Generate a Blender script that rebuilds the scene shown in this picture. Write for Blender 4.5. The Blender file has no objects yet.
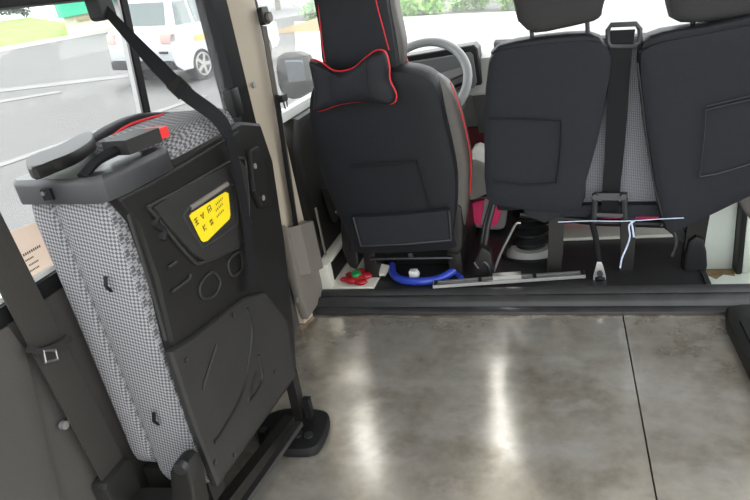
import bpy, bmesh, math, random
from mathutils import Vector, Matrix
random.seed(4)
sc = bpy.context.scene
COL = sc.collection
V = Vector

# ------------------------------------------------------------------ materials
def lin(c):
    return tuple(((v/255)/12.92 if v/255 <= .04045 else (((v/255)+.055)/1.055)**2.4) for v in c)

def mat(name, rgb, rough=.6, metal=0, spec=.5, noise=0, nscale=40, bump=0, bscale=200, coat=0):
    m = bpy.data.materials.new(name); m.use_nodes = True
    nt = m.node_tree; b = nt.nodes['Principled BSDF']
    c = lin(rgb) + (1,)
    b.inputs['Base Color'].default_value = c
    b.inputs['Roughness'].default_value = rough
    b.inputs['Metallic'].default_value = metal
    b.inputs['Specular IOR Level'].default_value = spec
    b.inputs['Coat Weight'].default_value = coat
    tc = nt.nodes.new('ShaderNodeTexCoord')
    if noise:
        n = nt.nodes.new('ShaderNodeTexNoise'); n.inputs['Scale'].default_value = nscale; n.inputs['Detail'].default_value = 6
        nt.links.new(tc.outputs['Object'], n.inputs['Vector'])
        r = nt.nodes.new('ShaderNodeMapRange'); r.inputs[3].default_value = 1-noise; r.inputs[4].default_value = 1+noise
        r.inputs[1].default_value = .25; r.inputs[2].default_value = .75
        nt.links.new(n.outputs['Fac'], r.inputs[0])
        mx = nt.nodes.new('ShaderNodeVectorMath'); mx.operation = 'SCALE'; mx.inputs[0].default_value = c[:3]
        nt.links.new(r.outputs[0], mx.inputs['Scale']); nt.links.new(mx.outputs[0], b.inputs['Base Color'])
    if bump:
        n = nt.nodes.new('ShaderNodeTexNoise'); n.inputs['Scale'].default_value = bscale; n.inputs['Detail'].default_value = 4
        nt.links.new(tc.outputs['Object'], n.inputs['Vector'])
        bp = nt.nodes.new('ShaderNodeBump'); bp.inputs['Strength'].default_value = bump; bp.inputs['Distance'].default_value = .004
        nt.links.new(n.outputs['Fac'], bp.inputs['Height']); nt.links.new(bp.outputs[0], b.inputs['Normal'])
    return m

def weave_mat(name, dark, light, scale, angle=(0, 0, 0), stretch=(1, 1, 1), rough=.9):
    m = mat(name, light, rough, spec=.2); nt = m.node_tree; b = nt.nodes['Principled BSDF']
    tc = nt.nodes.new('ShaderNodeTexCoord'); mp = nt.nodes.new('ShaderNodeMapping')
    mp.inputs['Rotation'].default_value = angle; mp.inputs['Scale'].default_value = stretch
    nz = nt.nodes.new('ShaderNodeTexNoise'); nz.inputs['Scale'].default_value = 300
    ad = nt.nodes.new('ShaderNodeMixRGB'); ad.blend_type = 'ADD'; ad.inputs[0].default_value = .0015
    nt.links.new(tc.outputs['Object'], ad.inputs[1]); nt.links.new(nz.outputs['Color'], ad.inputs[2])
    nt.links.new(ad.outputs[0], mp.inputs['Vector'])
    ck = nt.nodes.new('ShaderNodeTexChecker'); ck.inputs['Scale'].default_value = scale
    ck.inputs['Color1'].default_value = lin(dark)+(1,); ck.inputs['Color2'].default_value = lin(light)+(1,)
    nt.links.new(mp.outputs[0], ck.inputs['Vector']); nt.links.new(ck.outputs['Color'], b.inputs['Base Color'])
    bp = nt.nodes.new('ShaderNodeBump'); bp.inputs['Strength'].default_value = .3; bp.inputs['Distance'].default_value = .001
    nt.links.new(ck.outputs['Fac'], bp.inputs['Height']); nt.links.new(bp.outputs[0], b.inputs['Normal'])
    return m

def steel_floor():
    m = bpy.data.materials.new('bare_steel_floor'); m.use_nodes = True
    nt = m.node_tree; b = nt.nodes['Principled BSDF']; N = nt.nodes.new; Lk = nt.links.new
    tc = N('ShaderNodeTexCoord')
    def noise(scale, det=8, st=(1, 1, 1), rg=.6):
        mp = N('ShaderNodeMapping'); mp.inputs['Scale'].default_value = st
        Lk(tc.outputs['Object'], mp.inputs[0])
        n = N('ShaderNodeTexNoise'); n.inputs['Scale'].default_value = scale; n.inputs['Detail'].default_value = det
        n.inputs['Roughness'].default_value = rg; Lk(mp.outputs[0], n.inputs['Vector']); return n
    def ramp(src, stops):
        r = N('ShaderNodeValToRGB'); e = r.color_ramp.elements
        e[0].position, e[0].color = stops[0][0], stops[0][1]
        e[1].position, e[1].color = stops[-1][0], stops[-1][1]
        for p, c in stops[1:-1]:
            x = e.new(p); x.color = c
        Lk(src, r.inputs[0]); return r
    def g(v): return (v, v, v, 1)
    big = ramp(noise(4, 7, (1, 1, 1), .62).outputs['Fac'], [(.3, lin((178, 169, 152))+(1,)), (.5, lin((222, 215, 201))+(1,)), (.7, lin((240, 235, 224))+(1,))])
    fine = ramp(noise(30).outputs['Fac'], [(.25, g(.82)), (.75, g(1.04))])
    mul = N('ShaderNodeMixRGB'); mul.blend_type = 'MULTIPLY'; mul.inputs[0].default_value = 1
    Lk(big.outputs[0], mul.inputs[1]); Lk(fine.outputs[0], mul.inputs[2])
    # pale dried smears, and rust along the front edge
    sm = ramp(noise(5, 6, (1, 1.6, 1), .6).outputs['Fac'], [(.52, g(0)), (.62, g(.38)), (.68, g(.05)), (1, g(0))])
    m2 = N('ShaderNodeMixRGB'); m2.inputs[2].default_value = lin((246, 242, 234))+(1,)
    Lk(sm.outputs[0], m2.inputs[0]); Lk(mul.outputs[0], m2.inputs[1])
    sep = N('ShaderNodeSeparateXYZ'); Lk(tc.outputs['Object'], sep.inputs[0])
    def rng(sock, a, b_):
        r = N('ShaderNodeMapRange'); r.inputs[1].default_value = a; r.inputs[2].default_value = b_; Lk(sock, r.inputs[0]); return r
    def math_(op, a, b_):
        q = N('ShaderNodeMath'); q.operation = op
        for i, v in enumerate((a, b_)):
            if isinstance(v, (int, float)): q.inputs[i].default_value = v
            else: Lk(v, q.inputs[i])
        return q.outputs[0]
    ey = math_('MAXIMUM', rng(sep.outputs['Y'], 1.775, 1.80).outputs[0], rng(sep.outputs['X'], -.86, -.95).outputs[0])
    ru = math_('MULTIPLY', ey, ramp(noise(14).outputs['Fac'], [(.42, g(0)), (.62, g(1))]).outputs[0])
    m3 = N('ShaderNodeMixRGB'); m3.inputs[2].default_value = lin((126, 92, 58))+(1,)
    Lk(ru, m3.inputs[0]); Lk(m2.outputs[0], m3.inputs[1])
    Lk(m3.outputs[0], b.inputs['Base Color'])
    b.inputs['Metallic'].default_value = .72
    scr = noise(60, 4, (.08, 1, 1))
    rr = ramp(noise(5, 4, (1, 1, 1), .5).outputs['Fac'], [(.3, g(.13)), (.7, g(.24))]); Lk(rr.outputs[0], b.inputs['Roughness'])
    bp = N('ShaderNodeBump'); bp.inputs['Strength'].default_value = .05; bp.inputs['Distance'].default_value = .001
    Lk(math_('ADD', scr.outputs['Fac'], noise(6).outputs['Fac']), bp.inputs['Height']); Lk(bp.outputs[0], b.inputs['Normal'])
    return m

def glass_mat(name, haze=.06, tint=(1, 1, 1)):  # translucent film stands in for veiling glare on the panes
    m = bpy.data.materials.new(name); m.use_nodes = True
    nt = m.node_tree; nt.nodes.remove(nt.nodes['Principled BSDF'])
    out = nt.nodes['Material Output']; N = nt.nodes.new; Lk = nt.links.new
    tr = N('ShaderNodeBsdfTransparent'); tr.inputs[0].default_value = tint+(1,)
    gl = N('ShaderNodeBsdfGlossy'); gl.inputs['Roughness'].default_value = .02
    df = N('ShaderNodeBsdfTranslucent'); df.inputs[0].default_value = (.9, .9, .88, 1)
    lw = N('ShaderNodeLayerWeight'); lw.inputs[0].default_value = .5
    pw = N('ShaderNodeMath'); pw.operation = 'POWER'; pw.inputs[1].default_value = 5; Lk(lw.outputs['Facing'], pw.inputs[0])
    fr = N('ShaderNodeMath'); fr.operation = 'MULTIPLY_ADD'; fr.inputs[1].default_value = .7; fr.inputs[2].default_value = .03; Lk(pw.outputs[0], fr.inputs[0])
    a = N('ShaderNodeMixShader'); Lk(fr.outputs[0], a.inputs[0]); Lk(tr.outputs[0], a.inputs[1]); Lk(gl.outputs[0], a.inputs[2])
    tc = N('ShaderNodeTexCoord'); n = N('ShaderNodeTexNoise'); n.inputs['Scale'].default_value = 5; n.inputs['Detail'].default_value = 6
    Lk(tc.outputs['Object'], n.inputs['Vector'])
    r = N('ShaderNodeMapRange'); r.inputs[3].default_value = haze*.5; r.inputs[4].default_value = haze*1.5
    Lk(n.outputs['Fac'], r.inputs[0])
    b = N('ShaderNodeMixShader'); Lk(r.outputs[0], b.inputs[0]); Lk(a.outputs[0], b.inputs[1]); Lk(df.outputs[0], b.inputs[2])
    Lk(b.outputs[0], out.inputs['Surface']); return m

M = {}
M['steel_floor'] = steel_floor()
M['vinyl'] = mat('black_vinyl', (42, 42, 43), .42, spec=.35, noise=.25, nscale=9, bump=.15, bscale=90)
M['under'] = mat('dark_undersheet', (20, 19, 18), .9)
M['sill'] = mat('worn_black_sill', (50, 50, 51), .33, noise=.25, nscale=14, bump=.1, bscale=60)
M['dark_trim'] = mat('dark_grey_wall_trim', (74, 71, 68), .7, spec=.25, noise=.08, nscale=6, bump=.25, bscale=300)
M['beige'] = mat('beige_pillar_plastic', (188, 176, 157), .6, noise=.05, nscale=5)
M['greybeige'] = mat('grey_beige_plastic', (120, 114, 106), .6, noise=.08, nscale=7)
M['rubber'] = mat('black_rubber', (22, 22, 23), .55, spec=.25)
M['plastic'] = mat('black_plastic', (30, 29, 28), .42, spec=.28, noise=.1, nscale=12, bump=.1, bscale=400)
M['plastic2'] = mat('charcoal_moulded_plastic', (43, 42, 41), .5, spec=.28, noise=.14, nscale=10, bump=.2, bscale=350)
M['traytop'] = mat('satin_charcoal_plastic', (48, 48, 49), .3, bump=.15, bscale=600)
M['leather'] = mat('black_leatherette', (32, 33, 37), .5, spec=.2, noise=.06, nscale=60, bump=.2, bscale=220)
M['leather_lit'] = mat('lit_side_leatherette', (84, 80, 76), .45, noise=.08, nscale=30, bump=.15, bscale=150)  # black leatherette lightened to paint in the light on its sides
M['leather2'] = mat('black_cloth_cover', (41, 42, 46), .7, spec=.15, noise=.06, nscale=50, bump=.25, bscale=300)
M['headrest'] = mat('charcoal_headrest_cover', (52, 51, 51), .6, spec=.2, bump=.2, bscale=260)
M['webbing'] = mat('black_webbing', (24, 24, 26), .65, spec=.2, noise=.15, nscale=250)
M['webbing2'] = mat('grey_webbing', (58, 55, 52), .7, spec=.2, noise=.12, nscale=250)
M['webbing_brown'] = mat('brown_grey_webbing', (84, 76, 68), .7, noise=.12, nscale=250)
M['steel'] = mat('bright_steel', (190, 190, 188), .3, 1)
M['dsteel'] = mat('dark_steel', (74, 74, 76), .42, .8)
M['alu'] = mat('dull_aluminium', (168, 168, 166), .42, .7)
M['red'] = mat('red_piping', (214, 34, 44), .5)
M['redbtn'] = mat('red_button', (226, 44, 40), .4)
M['yellow'] = mat('yellow_label', (240, 214, 26), .5, noise=.05, nscale=60)
M['ink'] = mat('dark_ink', (92, 78, 22), .7)
M['inkb'] = mat('black_ink', (58, 50, 52), .7)
M['sticker'] = mat('pale_pink_sticker', (236, 222, 212), .6, noise=.06, nscale=14)
_n = M['sticker'].node_tree; _t = _n.nodes.new('ShaderNodeBsdfTranslucent'); _t.inputs[0].default_value = lin((236, 224, 212))+(1,); _m = _n.nodes.new('ShaderNodeMixShader'); _m.inputs[0].default_value = .55
_n.links.new(_n.nodes['Principled BSDF'].outputs[0], _m.inputs[1]); _n.links.new(_t.outputs[0], _m.inputs[2]); _n.links.new(_m.outputs[0], _n.nodes['Material Output'].inputs[0])
M['white'] = mat('white_paint', (226, 228, 224), .4, noise=.04, nscale=8)
M['cream'] = mat('cream_paint', (206, 204, 192), .5, noise=.08, nscale=12)
M['mint'] = mat('pale_painted_metal', (214, 220, 210), .35, noise=.05, nscale=9)
M['rust'] = mat('rusty_dirt', (128, 108, 78), .9, noise=.5, nscale=30)
M['fabric'] = weave_mat('grey_checked_fabric', (90, 89, 91), (150, 149, 152), 230, (0, .55, 0), (1, .45, .8))
M['fabric2'] = weave_mat('grey_dotted_fabric', (98, 99, 104), (146, 147, 152), 260, (0, .78, 0), (1, .01, 1))
M['greycloth'] = mat('light_grey_cloth', (150, 148, 144), .85, noise=.1, nscale=20)
M['pink'] = mat('hot_pink_cloth', (255, 66, 126), .7, noise=.06, nscale=25)
M['blue'] = mat('blue_rubber_hose', (44, 66, 170), .28)
M['redcloth'] = mat('red_plastic_toy', (160, 22, 34), .4)
M['green'] = mat('green_disc', (36, 150, 78), .45)
M['dash'] = mat('grey_dashboard_plastic', (112, 112, 112), .45, bump=.15, bscale=300)
M['dash_sunlit'] = mat('sunlit_dashboard_plastic', (160, 160, 156), .45, bump=.15, bscale=300)  # dashboard grey raised to paint in the sunlight falling on it
M['maroon'] = mat('dark_red_lower_panel', (92, 24, 32), .6)
M['wheelgrey'] = mat('grey_steering_rim', (158, 162, 162), .35)
M['screen'] = mat('dark_cluster_face', (52, 54, 56), .3)
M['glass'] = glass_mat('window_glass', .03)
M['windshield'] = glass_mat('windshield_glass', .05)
M['mirror'] = mat('mirror_glass', (90, 100, 112), .05, .9)
M['carpaint'] = mat('white_car_paint', (196, 200, 204), .25, coat=.6)
M['carglass'] = mat('dark_car_glass', (112, 122, 120), .08)
M['plate'] = mat('blue_number_plate', (58, 140, 226), .4)
M['tyre'] = mat('tyre_rubber', (44, 44, 46), .8)
M['lamp_red'] = mat('tail_lamp_lens', (206, 170, 160), .2)
M['lamp_amber'] = mat('amber_lens', (238, 186, 110), .25)
M['asphalt'] = mat('pale_asphalt', (101, 101, 99), .9, noise=.07, nscale=1.2, bump=.2, bscale=8)
M['lineP'] = mat('worn_white_line', (124, 124, 122), .8, noise=.08, nscale=3)
M['grass'] = mat('verge_grass', (124, 156, 62), .9, noise=.4, nscale=3)
M['kerb'] = mat('pale_concrete', (206, 202, 192), .85, noise=.08, nscale=2)
M['bark'] = mat('tree_bark', (110, 96, 80), .9, noise=.3, nscale=8)
M['leafA'] = mat('fresh_green_leaf', (150, 200, 104), .6, noise=.35, nscale=2)
M['leafB'] = mat('deep_green_leaf', (58, 96, 52), .6, noise=.35, nscale=2)
M['greenpaint'] = mat('teal_green_paint', (58, 190, 150), .5)
M['wallpale'] = mat('pale_cream_wall', (226, 218, 196), .8, noise=.06, nscale=2)
M['brown'] = mat('tan_building_wall', (190, 168, 130), .8, noise=.08, nscale=2)
M['cordblue'] = mat('pale_blue_cord', (196, 208, 232), .6)

# ------------------------------------------------------------------ mesh helpers
def new(): return bmesh.new()

def obj(name, bm, m, parent=None, label=None, cat=None, group=None, kind=None, smooth=35, bevel=0):
    if bevel:
        es = [e for e in bm.edges if len(e.link_faces) == 2 and e.calc_face_angle(0) > .6]
        if es: bmesh.ops.bevel(bm, geom=es, offset=bevel, segments=2, profile=.6, affect='EDGES', clamp_overlap=True)
    bmesh.ops.recalc_face_normals(bm, faces=bm.faces)
    me = bpy.data.meshes.new(name); bm.to_mesh(me); bm.free()
    for p in me.polygons: p.use_smooth = True
    me.set_sharp_from_angle(angle=math.radians(smooth))
    me.materials.append(M[m])
    o = bpy.data.objects.new(name, me); COL.objects.link(o)
    if parent is not None:
        o.parent = parent
        o.matrix_parent_inverse = Matrix.Translation(parent_loc(parent)).inverted()
    tag(o, label, cat, group, kind)
    return o

def pieces(name, bm, m, parent, **k):
    """each loose piece of bm becomes a part of its own"""
    bm.verts.index_update(); left = set(bm.verts); out = []
    while left:
        st = [left.pop()]; isl = set(st)
        while st:
            v = st.pop()
            for e in v.link_edges:
                o = e.other_vert(v)
                if o in left: left.discard(o); isl.add(o); st.append(o)
        out.append(isl)
    for isl in sorted(out, key=lambda q: min(v.index for v in q)):
        nb = new(); mp = {v: nb.verts.new(v.co) for v in sorted(isl, key=lambda v: v.index)}
        for f in bm.faces:
            if f.verts[0] in isl: nb.faces.new([mp[v] for v in f.verts])
        obj(name, nb, m, parent, **k)
    bm.free()

def parent_loc(p):
    return V(p.location)          # parts sit at the world origin under an Empty; deeper pieces under a part need no offset

def tag(o, label=None, cat=None, group=None, kind=None):
    if label: o['label'] = label
    if cat: o['category'] = cat
    if group: o['group'] = group
    if kind: o['kind'] = kind

def thing(name, loc, label, cat, group=None):
    o = bpy.data.objects.new(name, None); COL.objects.link(o); o.location = loc; o.empty_display_size = .1
    tag(o, label, cat, group); return o

def box(bm, lo, hi, rot=None, piv=None):
    lo, hi = V(lo), V(hi)
    r = bmesh.ops.create_cube(bm, size=1)
    vs = r['verts']; c = (lo+hi)/2; s = hi-lo
    for v in vs: v.co = V((v.co.x*s.x, v.co.y*s.y, v.co.z*s.z)) + c
    if rot:
        p = V(piv) if piv else c
        bmesh.ops.rotate(bm, verts=vs, cent=p, matrix=rot)
    return vs

def prism(bm, pts, d):
    pts = [V(p) for p in pts]; d = V(d)
    a = [bm.verts.new(p) for p in pts]; b = [bm.verts.new(p+d) for p in pts]
    n = len(pts)
    bm.faces.new(a); bm.faces.new(b[::-1])
    for i in range(n): bm.faces.new((a[i], b[i], b[(i+1) % n], a[(i+1) % n]))

def frame3(t):
    t = t.normalized(); u = V((0, 0, 1)) if abs(t.z) < .9 else V((1, 0, 0))
    x = t.cross(u).normalized(); return x, x.cross(t).normalized()

def smooth_path(pts, n=8, closed=False):
    P = [V(p) for p in pts]; out = []
    m = len(P); rng = range(m) if closed else range(m-1)
    for i in rng:
        p0 = P[(i-1) % m] if closed or i > 0 else P[0]*2-P[1]
        p1, p2 = P[i], P[(i+1) % m]
        p3 = P[(i+2) % m] if closed or i+2 < m else P[-1]*2-P[-2]
        for k in range(n):
            t = k/n
            out.append(.5*((2*p1)+(p2-p0)*t+(2*p0-5*p1+4*p2-p3)*t*t+(3*p1-p0-3*p2+p3)*t**3))
    if not closed: out.append(P[-1])
    return out

def tube(bm, pts, r, seg=10, closed=False):
    P = [V(p) for p in pts]; n = len(P); rings = []
    x = None
    for i in range(n):
        if closed: t = P[(i+1) % n]-P[i-1]
        else: t = P[min(i+1, n-1)]-P[max(i-1, 0)]
        t.normalize()
        if x is None: x, y = frame3(t)
        else:
            x = (x - t*x.dot(t)).normalized(); y = x.cross(t)
        rr = r[i] if isinstance(r, (list, tuple)) else r
        rings.append([bm.verts.new(P[i]+(x*math.cos(2*math.pi*k/seg)+y*math.sin(2*math.pi*k/seg))*rr) for k in range(seg)])
    for i in range(n if closed else n-1):
        a, b = rings[i], rings[(i+1) % n]
        for k in range(seg): bm.faces.new((a[k], a[(k+1) % seg], b[(k+1) % seg], b[k]))
    if not closed: bm.faces.new(rings[0][::-1]); bm.faces.new(rings[-1])

def strip(bm, pts, wdir, w, th):
    """flat webbing along a path; wdir is the direction across it (one vector or one per point)"""
    P = [V(p) for p in pts]; n = len(P); rings = []
    for i in range(n):
        t = (P[min(i+1, n-1)]-P[max(i-1, 0)]).normalized()
        wd = V(wdir[i]) if isinstance(wdir[0], (tuple, Vector, list)) else V(wdir)
        wd = (wd-t*wd.dot(t)).normalized(); nn = t.cross(wd)
        ww = w[i] if isinstance(w, (list, tuple)) else w
        rings.append([bm.verts.new(P[i]+wd*a*ww/2+nn*b*th/2) for a, b in ((-1, -1), (1, -1), (1, 1), (-1, 1))])
    for i in range(n-1):
        a, b = rings[i], rings[i+1]
        for k in range(4): bm.faces.new((a[k], a[(k+1) % 4], b[(k+1) % 4], b[k]))
    bm.faces.new(rings[0][::-1]); bm.faces.new(rings[-1])

def pad(bm, pts, front, back, power=3., edge=.35, rings=7, smooth=0):
    """a padded panel: outline pts, bulging by vector `front` on one side and `back` on the other"""
    P = smooth_path(pts, smooth, True) if smooth else [V(p) for p in pts]
    n = len(P); c = sum(P, V((0, 0, 0)))/n
    front, back = V(front), V(back)
    def side(dv):
        R = []
        for j in range(rings):
            s = 1-(j/rings)**1.6*.98 if j else 1
            s = math.cos(j/rings*math.pi/2)**.6 if False else 1-(j/rings)**1.7
            h = edge+(1-edge)*(max(0, 1-s**power))**(1/power)
            R.append([bm.verts.new(c+(p-c)*s+dv*h) for p in P])
        return R
    A, B = side(front), side(back)
    for R, flip in ((A, 0), (B, 1)):
        for j in range(rings-1):
            for k in range(n):
                f = (R[j][k], R[j][(k+1) % n], R[j+1][(k+1) % n], R[j+1][k])
                bm.faces.new(f[::-1] if flip else f)
        cv = bm.verts.new(c+(front if not flip else back))
        for k in range(n):
            f = (R[-1][k], R[-1][(k+1) % n], cv); bm.faces.new(f[::-1] if flip else f)
    for k in range(n): bm.faces.new((B[0][k], B[0][(k+1) % n], A[0][(k+1) % n], A[0][k]))

def rrect(cx, cy, w, h, r, n=5):
    out = []
    for sx, sy, a0 in ((1, 1, 0), (-1, 1, 90), (-1, -1, 180), (1, -1, 270)):
        for k in range(n+1):
            a = math.radians(a0+90*k/n)
            out.append((cx+sx*(w/2-r)+r*math.cos(a), cy+sy*(h/2-r)+r*math.sin(a)))
    return out

def cyl(bm, a, b, r, seg=20, r2=None):
    tube(bm, [a, b], [r, r if r2 is None else r2], seg)

def ball(bm, c, r, sx=1, sy=1, sz=1, u=16, v=10):
    q = bmesh.ops.create_uvsphere(bm, u_segments=u, v_segments=v, radius=r)
    for x in q['verts']: x.co = V((x.co.x*sx, x.co.y*sy, x.co.z*sz))+V(c)

def struct(name, bm, m, parent=None, **k):
    return obj(name, bm, m, parent, kind=None if parent is not None else 'structure', **k)

def off(pts, d):
    d = V(d); return [V(p)+d for p in pts]
def at_y(o): pass

# ================================================================== SETTING
# cargo floor: two steel sheets with a thin joint
b = new(); box(b, (-.97, -.7, -.02), (.1655, 1.80, 0)); box(b, (.1695, -.7, -.02), (.80, 1.80, 0)); struct('floor', b, 'steel_floor')
b = new(); box(b, (-1.0, -.7, -.06), (1.0, 1.79, -.021)); struct('trim_1', b, 'under')
# the black sill where the cargo floor meets the cab
b = new()
prof = [(1.801, -.05), (1.801, .012), (1.812, .02), (1.828, .018), (1.836, .028), (1.846, .042), (1.856, .046), (1.862, .040), (1.874, .040), (1.884, .052), (1.90, .055), (1.90, -.05)]
prism(b, [(-.955, y, z) for y, z in prof], (1.85, 0, 0)); struct('trim_2', b, 'sill', smooth=50)
# cab floor with the step well cut out at the right-hand door
b = new(); box(b, (-.955, 1.90, -.02), (.425, 3.0, .05)); box(b, (.425, 2.34, -.02), (.9, 3.0, .05)); struct('cab_floor', b, 'vinyl')
# step well, pale painted metal
b = new()
box(b, (.44, 2.30, -.1), (.60, 2.34, .36)); box(b, (.622, 2.26, -.1), (.9, 2.34, .42))
box(b, (.425, 1.90, -.13), (.9, 2.34, -.10))
struct('step_well', b, 'mint', bevel=.006)
b = new(); prism(b, [(.475, 2.27, -.0995), (.47, 2.298, -.0995), (.60, 2.298, -.0995), (.595, 2.24, -.0995), (.56, 2.255, -.0995), (.53, 2.22, -.0995), (.50, 2.26, -.0995)], (0, 0, .002)); struct('trim_3', b, 'rust')
b = new(); box(b, (.60, 2.25, -.1), (.622, 2.34, .5)); struct('trim_4', b, 'plastic', bevel=.01)
b = new(); box(b, (.425, 1.90, -.1), (.44, 2.34, .058)); box(b, (.44, 1.892, -.1), (.9, 1.902, .05)); struct('trim_5', b, 'dsteel')

# left wall below the windows
b = new(); box(b, (-1.0, -.7, -.02), (-.955, 1.74, .675)); wl = struct('wall_left', b, 'dark_trim')
b = new(); pad(b, [(-.952, y, z) for y, z in ((-.5, .04), (-.5, .66), (.62, .665), (.69, .655), (.70, .60), (.64, .32), (.63, .04))], (.012, 0, 0), (0, 0, 0), power=5, edge=.6)
obj('wall_panel', b, 'dark_trim', wl)
b = new(); cyl(b, (-0.945, 0.703, 0.422), V((-0.945, 0.703, 0.422))+V((.010, 0, 0)), .0085); obj('panel_screw', b, 'alu', wl)
# window_1: sliding side window with frame, divider and glass
b = new()
box(b, (-.985, -.6, .690), (-.962, 1.68, .700)); wf = struct('window_1', b, 'white', smooth=30)
b = new()
box(b, (-1.0, -.6, .655), (-.95, 1.75, .690)); box(b, (-1.0, -.6, 1.165), (-.945, 1.75, 1.26))
prism(b, [(-1.0, 1.675, .69), (-.945, 1.675, .69), (-.935, 1.745, .69), (-1.0, 1.745, .69)], (0, 0, .5))
obj('window_frame', b, 'rubber', wf, bevel=.004)
def slanted(y0, y1, w, xa, xb):
    b = new(); prism(b, [(xa, y0, .69), (xa, y0+w, .69), (xa, y1+w, 1.17), (xa, y1, 1.17)], (xb-xa, 0, 0)); return b
obj('divider', slanted(1.215, 1.292, .022, -.972, -.957), 'rubber', wf)
obj('divider_strip', slanted(1.203, 1.280, .007, -.971, -.959), 'alu', wf)
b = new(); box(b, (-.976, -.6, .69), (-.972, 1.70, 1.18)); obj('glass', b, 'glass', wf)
b = new(); prism(b, [(-0.97, 0.756, 0.8), (-0.97, 0.851, 0.789), (-0.97, 0.85, 0.69), (-0.97, 0.779, 0.694)], (.0006, 0, 0)); stk = obj('window_sticker', b, 'sticker', wf, label='pale pink printed sticker')
b = new()
for row, (n, s) in enumerate(((9, .8), (6, .55), (10, .55), (8, .55))):
    y0, z0 = .795, .742-.011*row
    for k in range(n):
        if random.random() < .85 or row == 0:
            box(b, (-.9694, y0+k*.0062*s, z0), (-.9690, y0+k*.0062*s+.0035*s, z0+.006*s))
obj('sticker_print', b, 'inkb', stk)
# small black catch on the pillar edge of the window
b = new(); box(b, (-.955, 1.615, .80), (-.925, 1.665, .885)); obj('window_catch', b, 'plastic', wf, bevel=.005)

# front pillar with its lower flare
b = new()
prism(b, [(-.99, 1.742, .0), (-.935, 1.742, .0), (-.925, 1.80, .0), (-.925, 1.90, .0), (-.945, 1.945, .0), (-.99, 1.945, .0)], (0, 0, 1.3))
pl = struct('pillar_left', b, 'beige', bevel=.008)
b = new(); pad(b, [(-.93, y, z) for y, z in ((1.738, .02), (1.72, .12), (1.735, .40), (1.80, .34), (1.86, .25), (1.925, .22), (1.93, .08), (1.90, .02))], (.022, 0, 0), (-.02, 0, 0), power=4, edge=.5); obj('pillar_base', b, 'greybeige', pl)
b = new()
for p in ((-0.922, 1.657, 0.405), (-0.922, 1.671, 0.355), (-0.922, 1.755, 0.871)):
    cyl(b, p, V(p)+V((.006, 0, 0)), .010, 14)
pieces('pillar_bolt', b, 'alu', pl)
b = new(); cyl(b, (-0.905, 1.671, 0.141), V((-0.905, 1.671, 0.141))+V((.004, 0, 0)), .011, 14); obj('pillar_clip', b, 'alu', pl)

# driver's door
b = new()
pad(b, [(-.955, y, z) for y, z in ((1.96, .06), (1.955, .60), (2.02, .70), (2.6, .70), (2.95, .70), (2.95, .06))], (.035, 0, 0), (-.03, 0, 0), power=8, edge=.7)
d1 = struct('door_1', b, 'plastic')
b = new(); box(b, (-.985, 1.95, .70), (-.945, 3.0, .735)); obj('door_ledge', b, 'white', d1, bevel=.006)
b = new(); pad(b, [(-.912, y, z) for y, z in ((2.10, .40), (2.14, .24), (2.40, .20), (2.72, .26), (2.72, .36), (2.4, .36))], (.03, 0, 0), (-.01, 0, 0), power=4, edge=.4); ar = obj('door_armrest', b, 'plastic2', d1)
b = new(); tube(b, smooth_path([(-0.885, 2.129, 0.287), (-0.885, 2.167, 0.263), (-0.885, 2.25, 0.242), (-0.885, 2.378, 0.234), (-0.885, 2.416, 0.243)], 5), .006, 8); obj('door_handle', b, 'alu', d1)
b = new(); box(b, (-.912, 1.99, .10), (-.906, 2.0, .36)); obj('door_seal', b, 'greybeige', d1)
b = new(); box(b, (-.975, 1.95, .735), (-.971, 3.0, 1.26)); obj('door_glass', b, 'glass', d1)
b = new(); box(b, (-.985, 1.945, .735), (-.955, 1.985, 1.3)); obj('door_glass_frame', b, 'rubber', d1)
# door mirror outside
b = new(); pad(b, [(-1.22, 2.62, 0.867), (-1.084, 2.62, 0.854), (-1.085, 2.62, 0.694), (-1.232, 2.62, 0.691)], (0, -.012, 0), (0, .1, 0), power=3, edge=.4, smooth=3); obj('door_mirror', b, 'rubber', d1)
b = new(); pad(b, [(-1.18, 2.6, 0.851), (-1.093, 2.6, 0.841), (-1.098, 2.6, 0.753), (-1.183, 2.6, 0.754)], (0, -.004, 0), (0, .002, 0), power=6, edge=.5, smooth=0); obj('mirror_glass', b, 'mirror', d1)
# cream door sill with its black vent
b = new()
prism(b, [(-0.8, 1.834, 0.05), (-0.8, 2.139, -0.101), (-0.8, 2.138, 0.053), (-0.8, 1.964, 0.14)], (-.02, 0, 0))
bmesh.ops.delete(b, geom=b.verts[:], context='VERTS')
box(b, (-.90, 1.905, .05), (-.70, 2.6, .062)); box(b, (-.92, 1.905, .05), (-.87, 2.5, .16)); struct('trim_6', b, 'cream', bevel=.006)
b = new(); box(b, (-.872, 1.94, .075), (-.866, 2.12, .15)); struct('trim_7', b, 'rubber', bevel=.003)

# right wall, roof and windshield surround (they frame the daylight)
b = new(); box(b, (.90, 1.78, -.02), (.95, 1.92, 1.6)); box(b, (.90, 1.92, -.12), (.95, 3.0, .05)); box(b, (.90, 2.85, .05), (.95, 3.0, .8)); struct('wall_right', b, 'greybeige')
b = new(); box(b, (-1.0, .35, 1.62), (1.0, 2.75, 1.66)); struct('ceiling', b, 'beige')
b = new(); box(b, (-1.0, -.2, 1.26), (-.95, 2.4, 1.63)); struct('wall_left_upper', b, 'greybeige')
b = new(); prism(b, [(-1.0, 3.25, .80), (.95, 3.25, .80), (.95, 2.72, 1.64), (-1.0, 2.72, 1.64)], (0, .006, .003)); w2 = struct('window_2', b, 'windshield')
b = new(); box(b, (-1.0, 2.95, -.02), (.95, 3.3, .70)); struct('wall_front', b, 'plastic')

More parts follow.
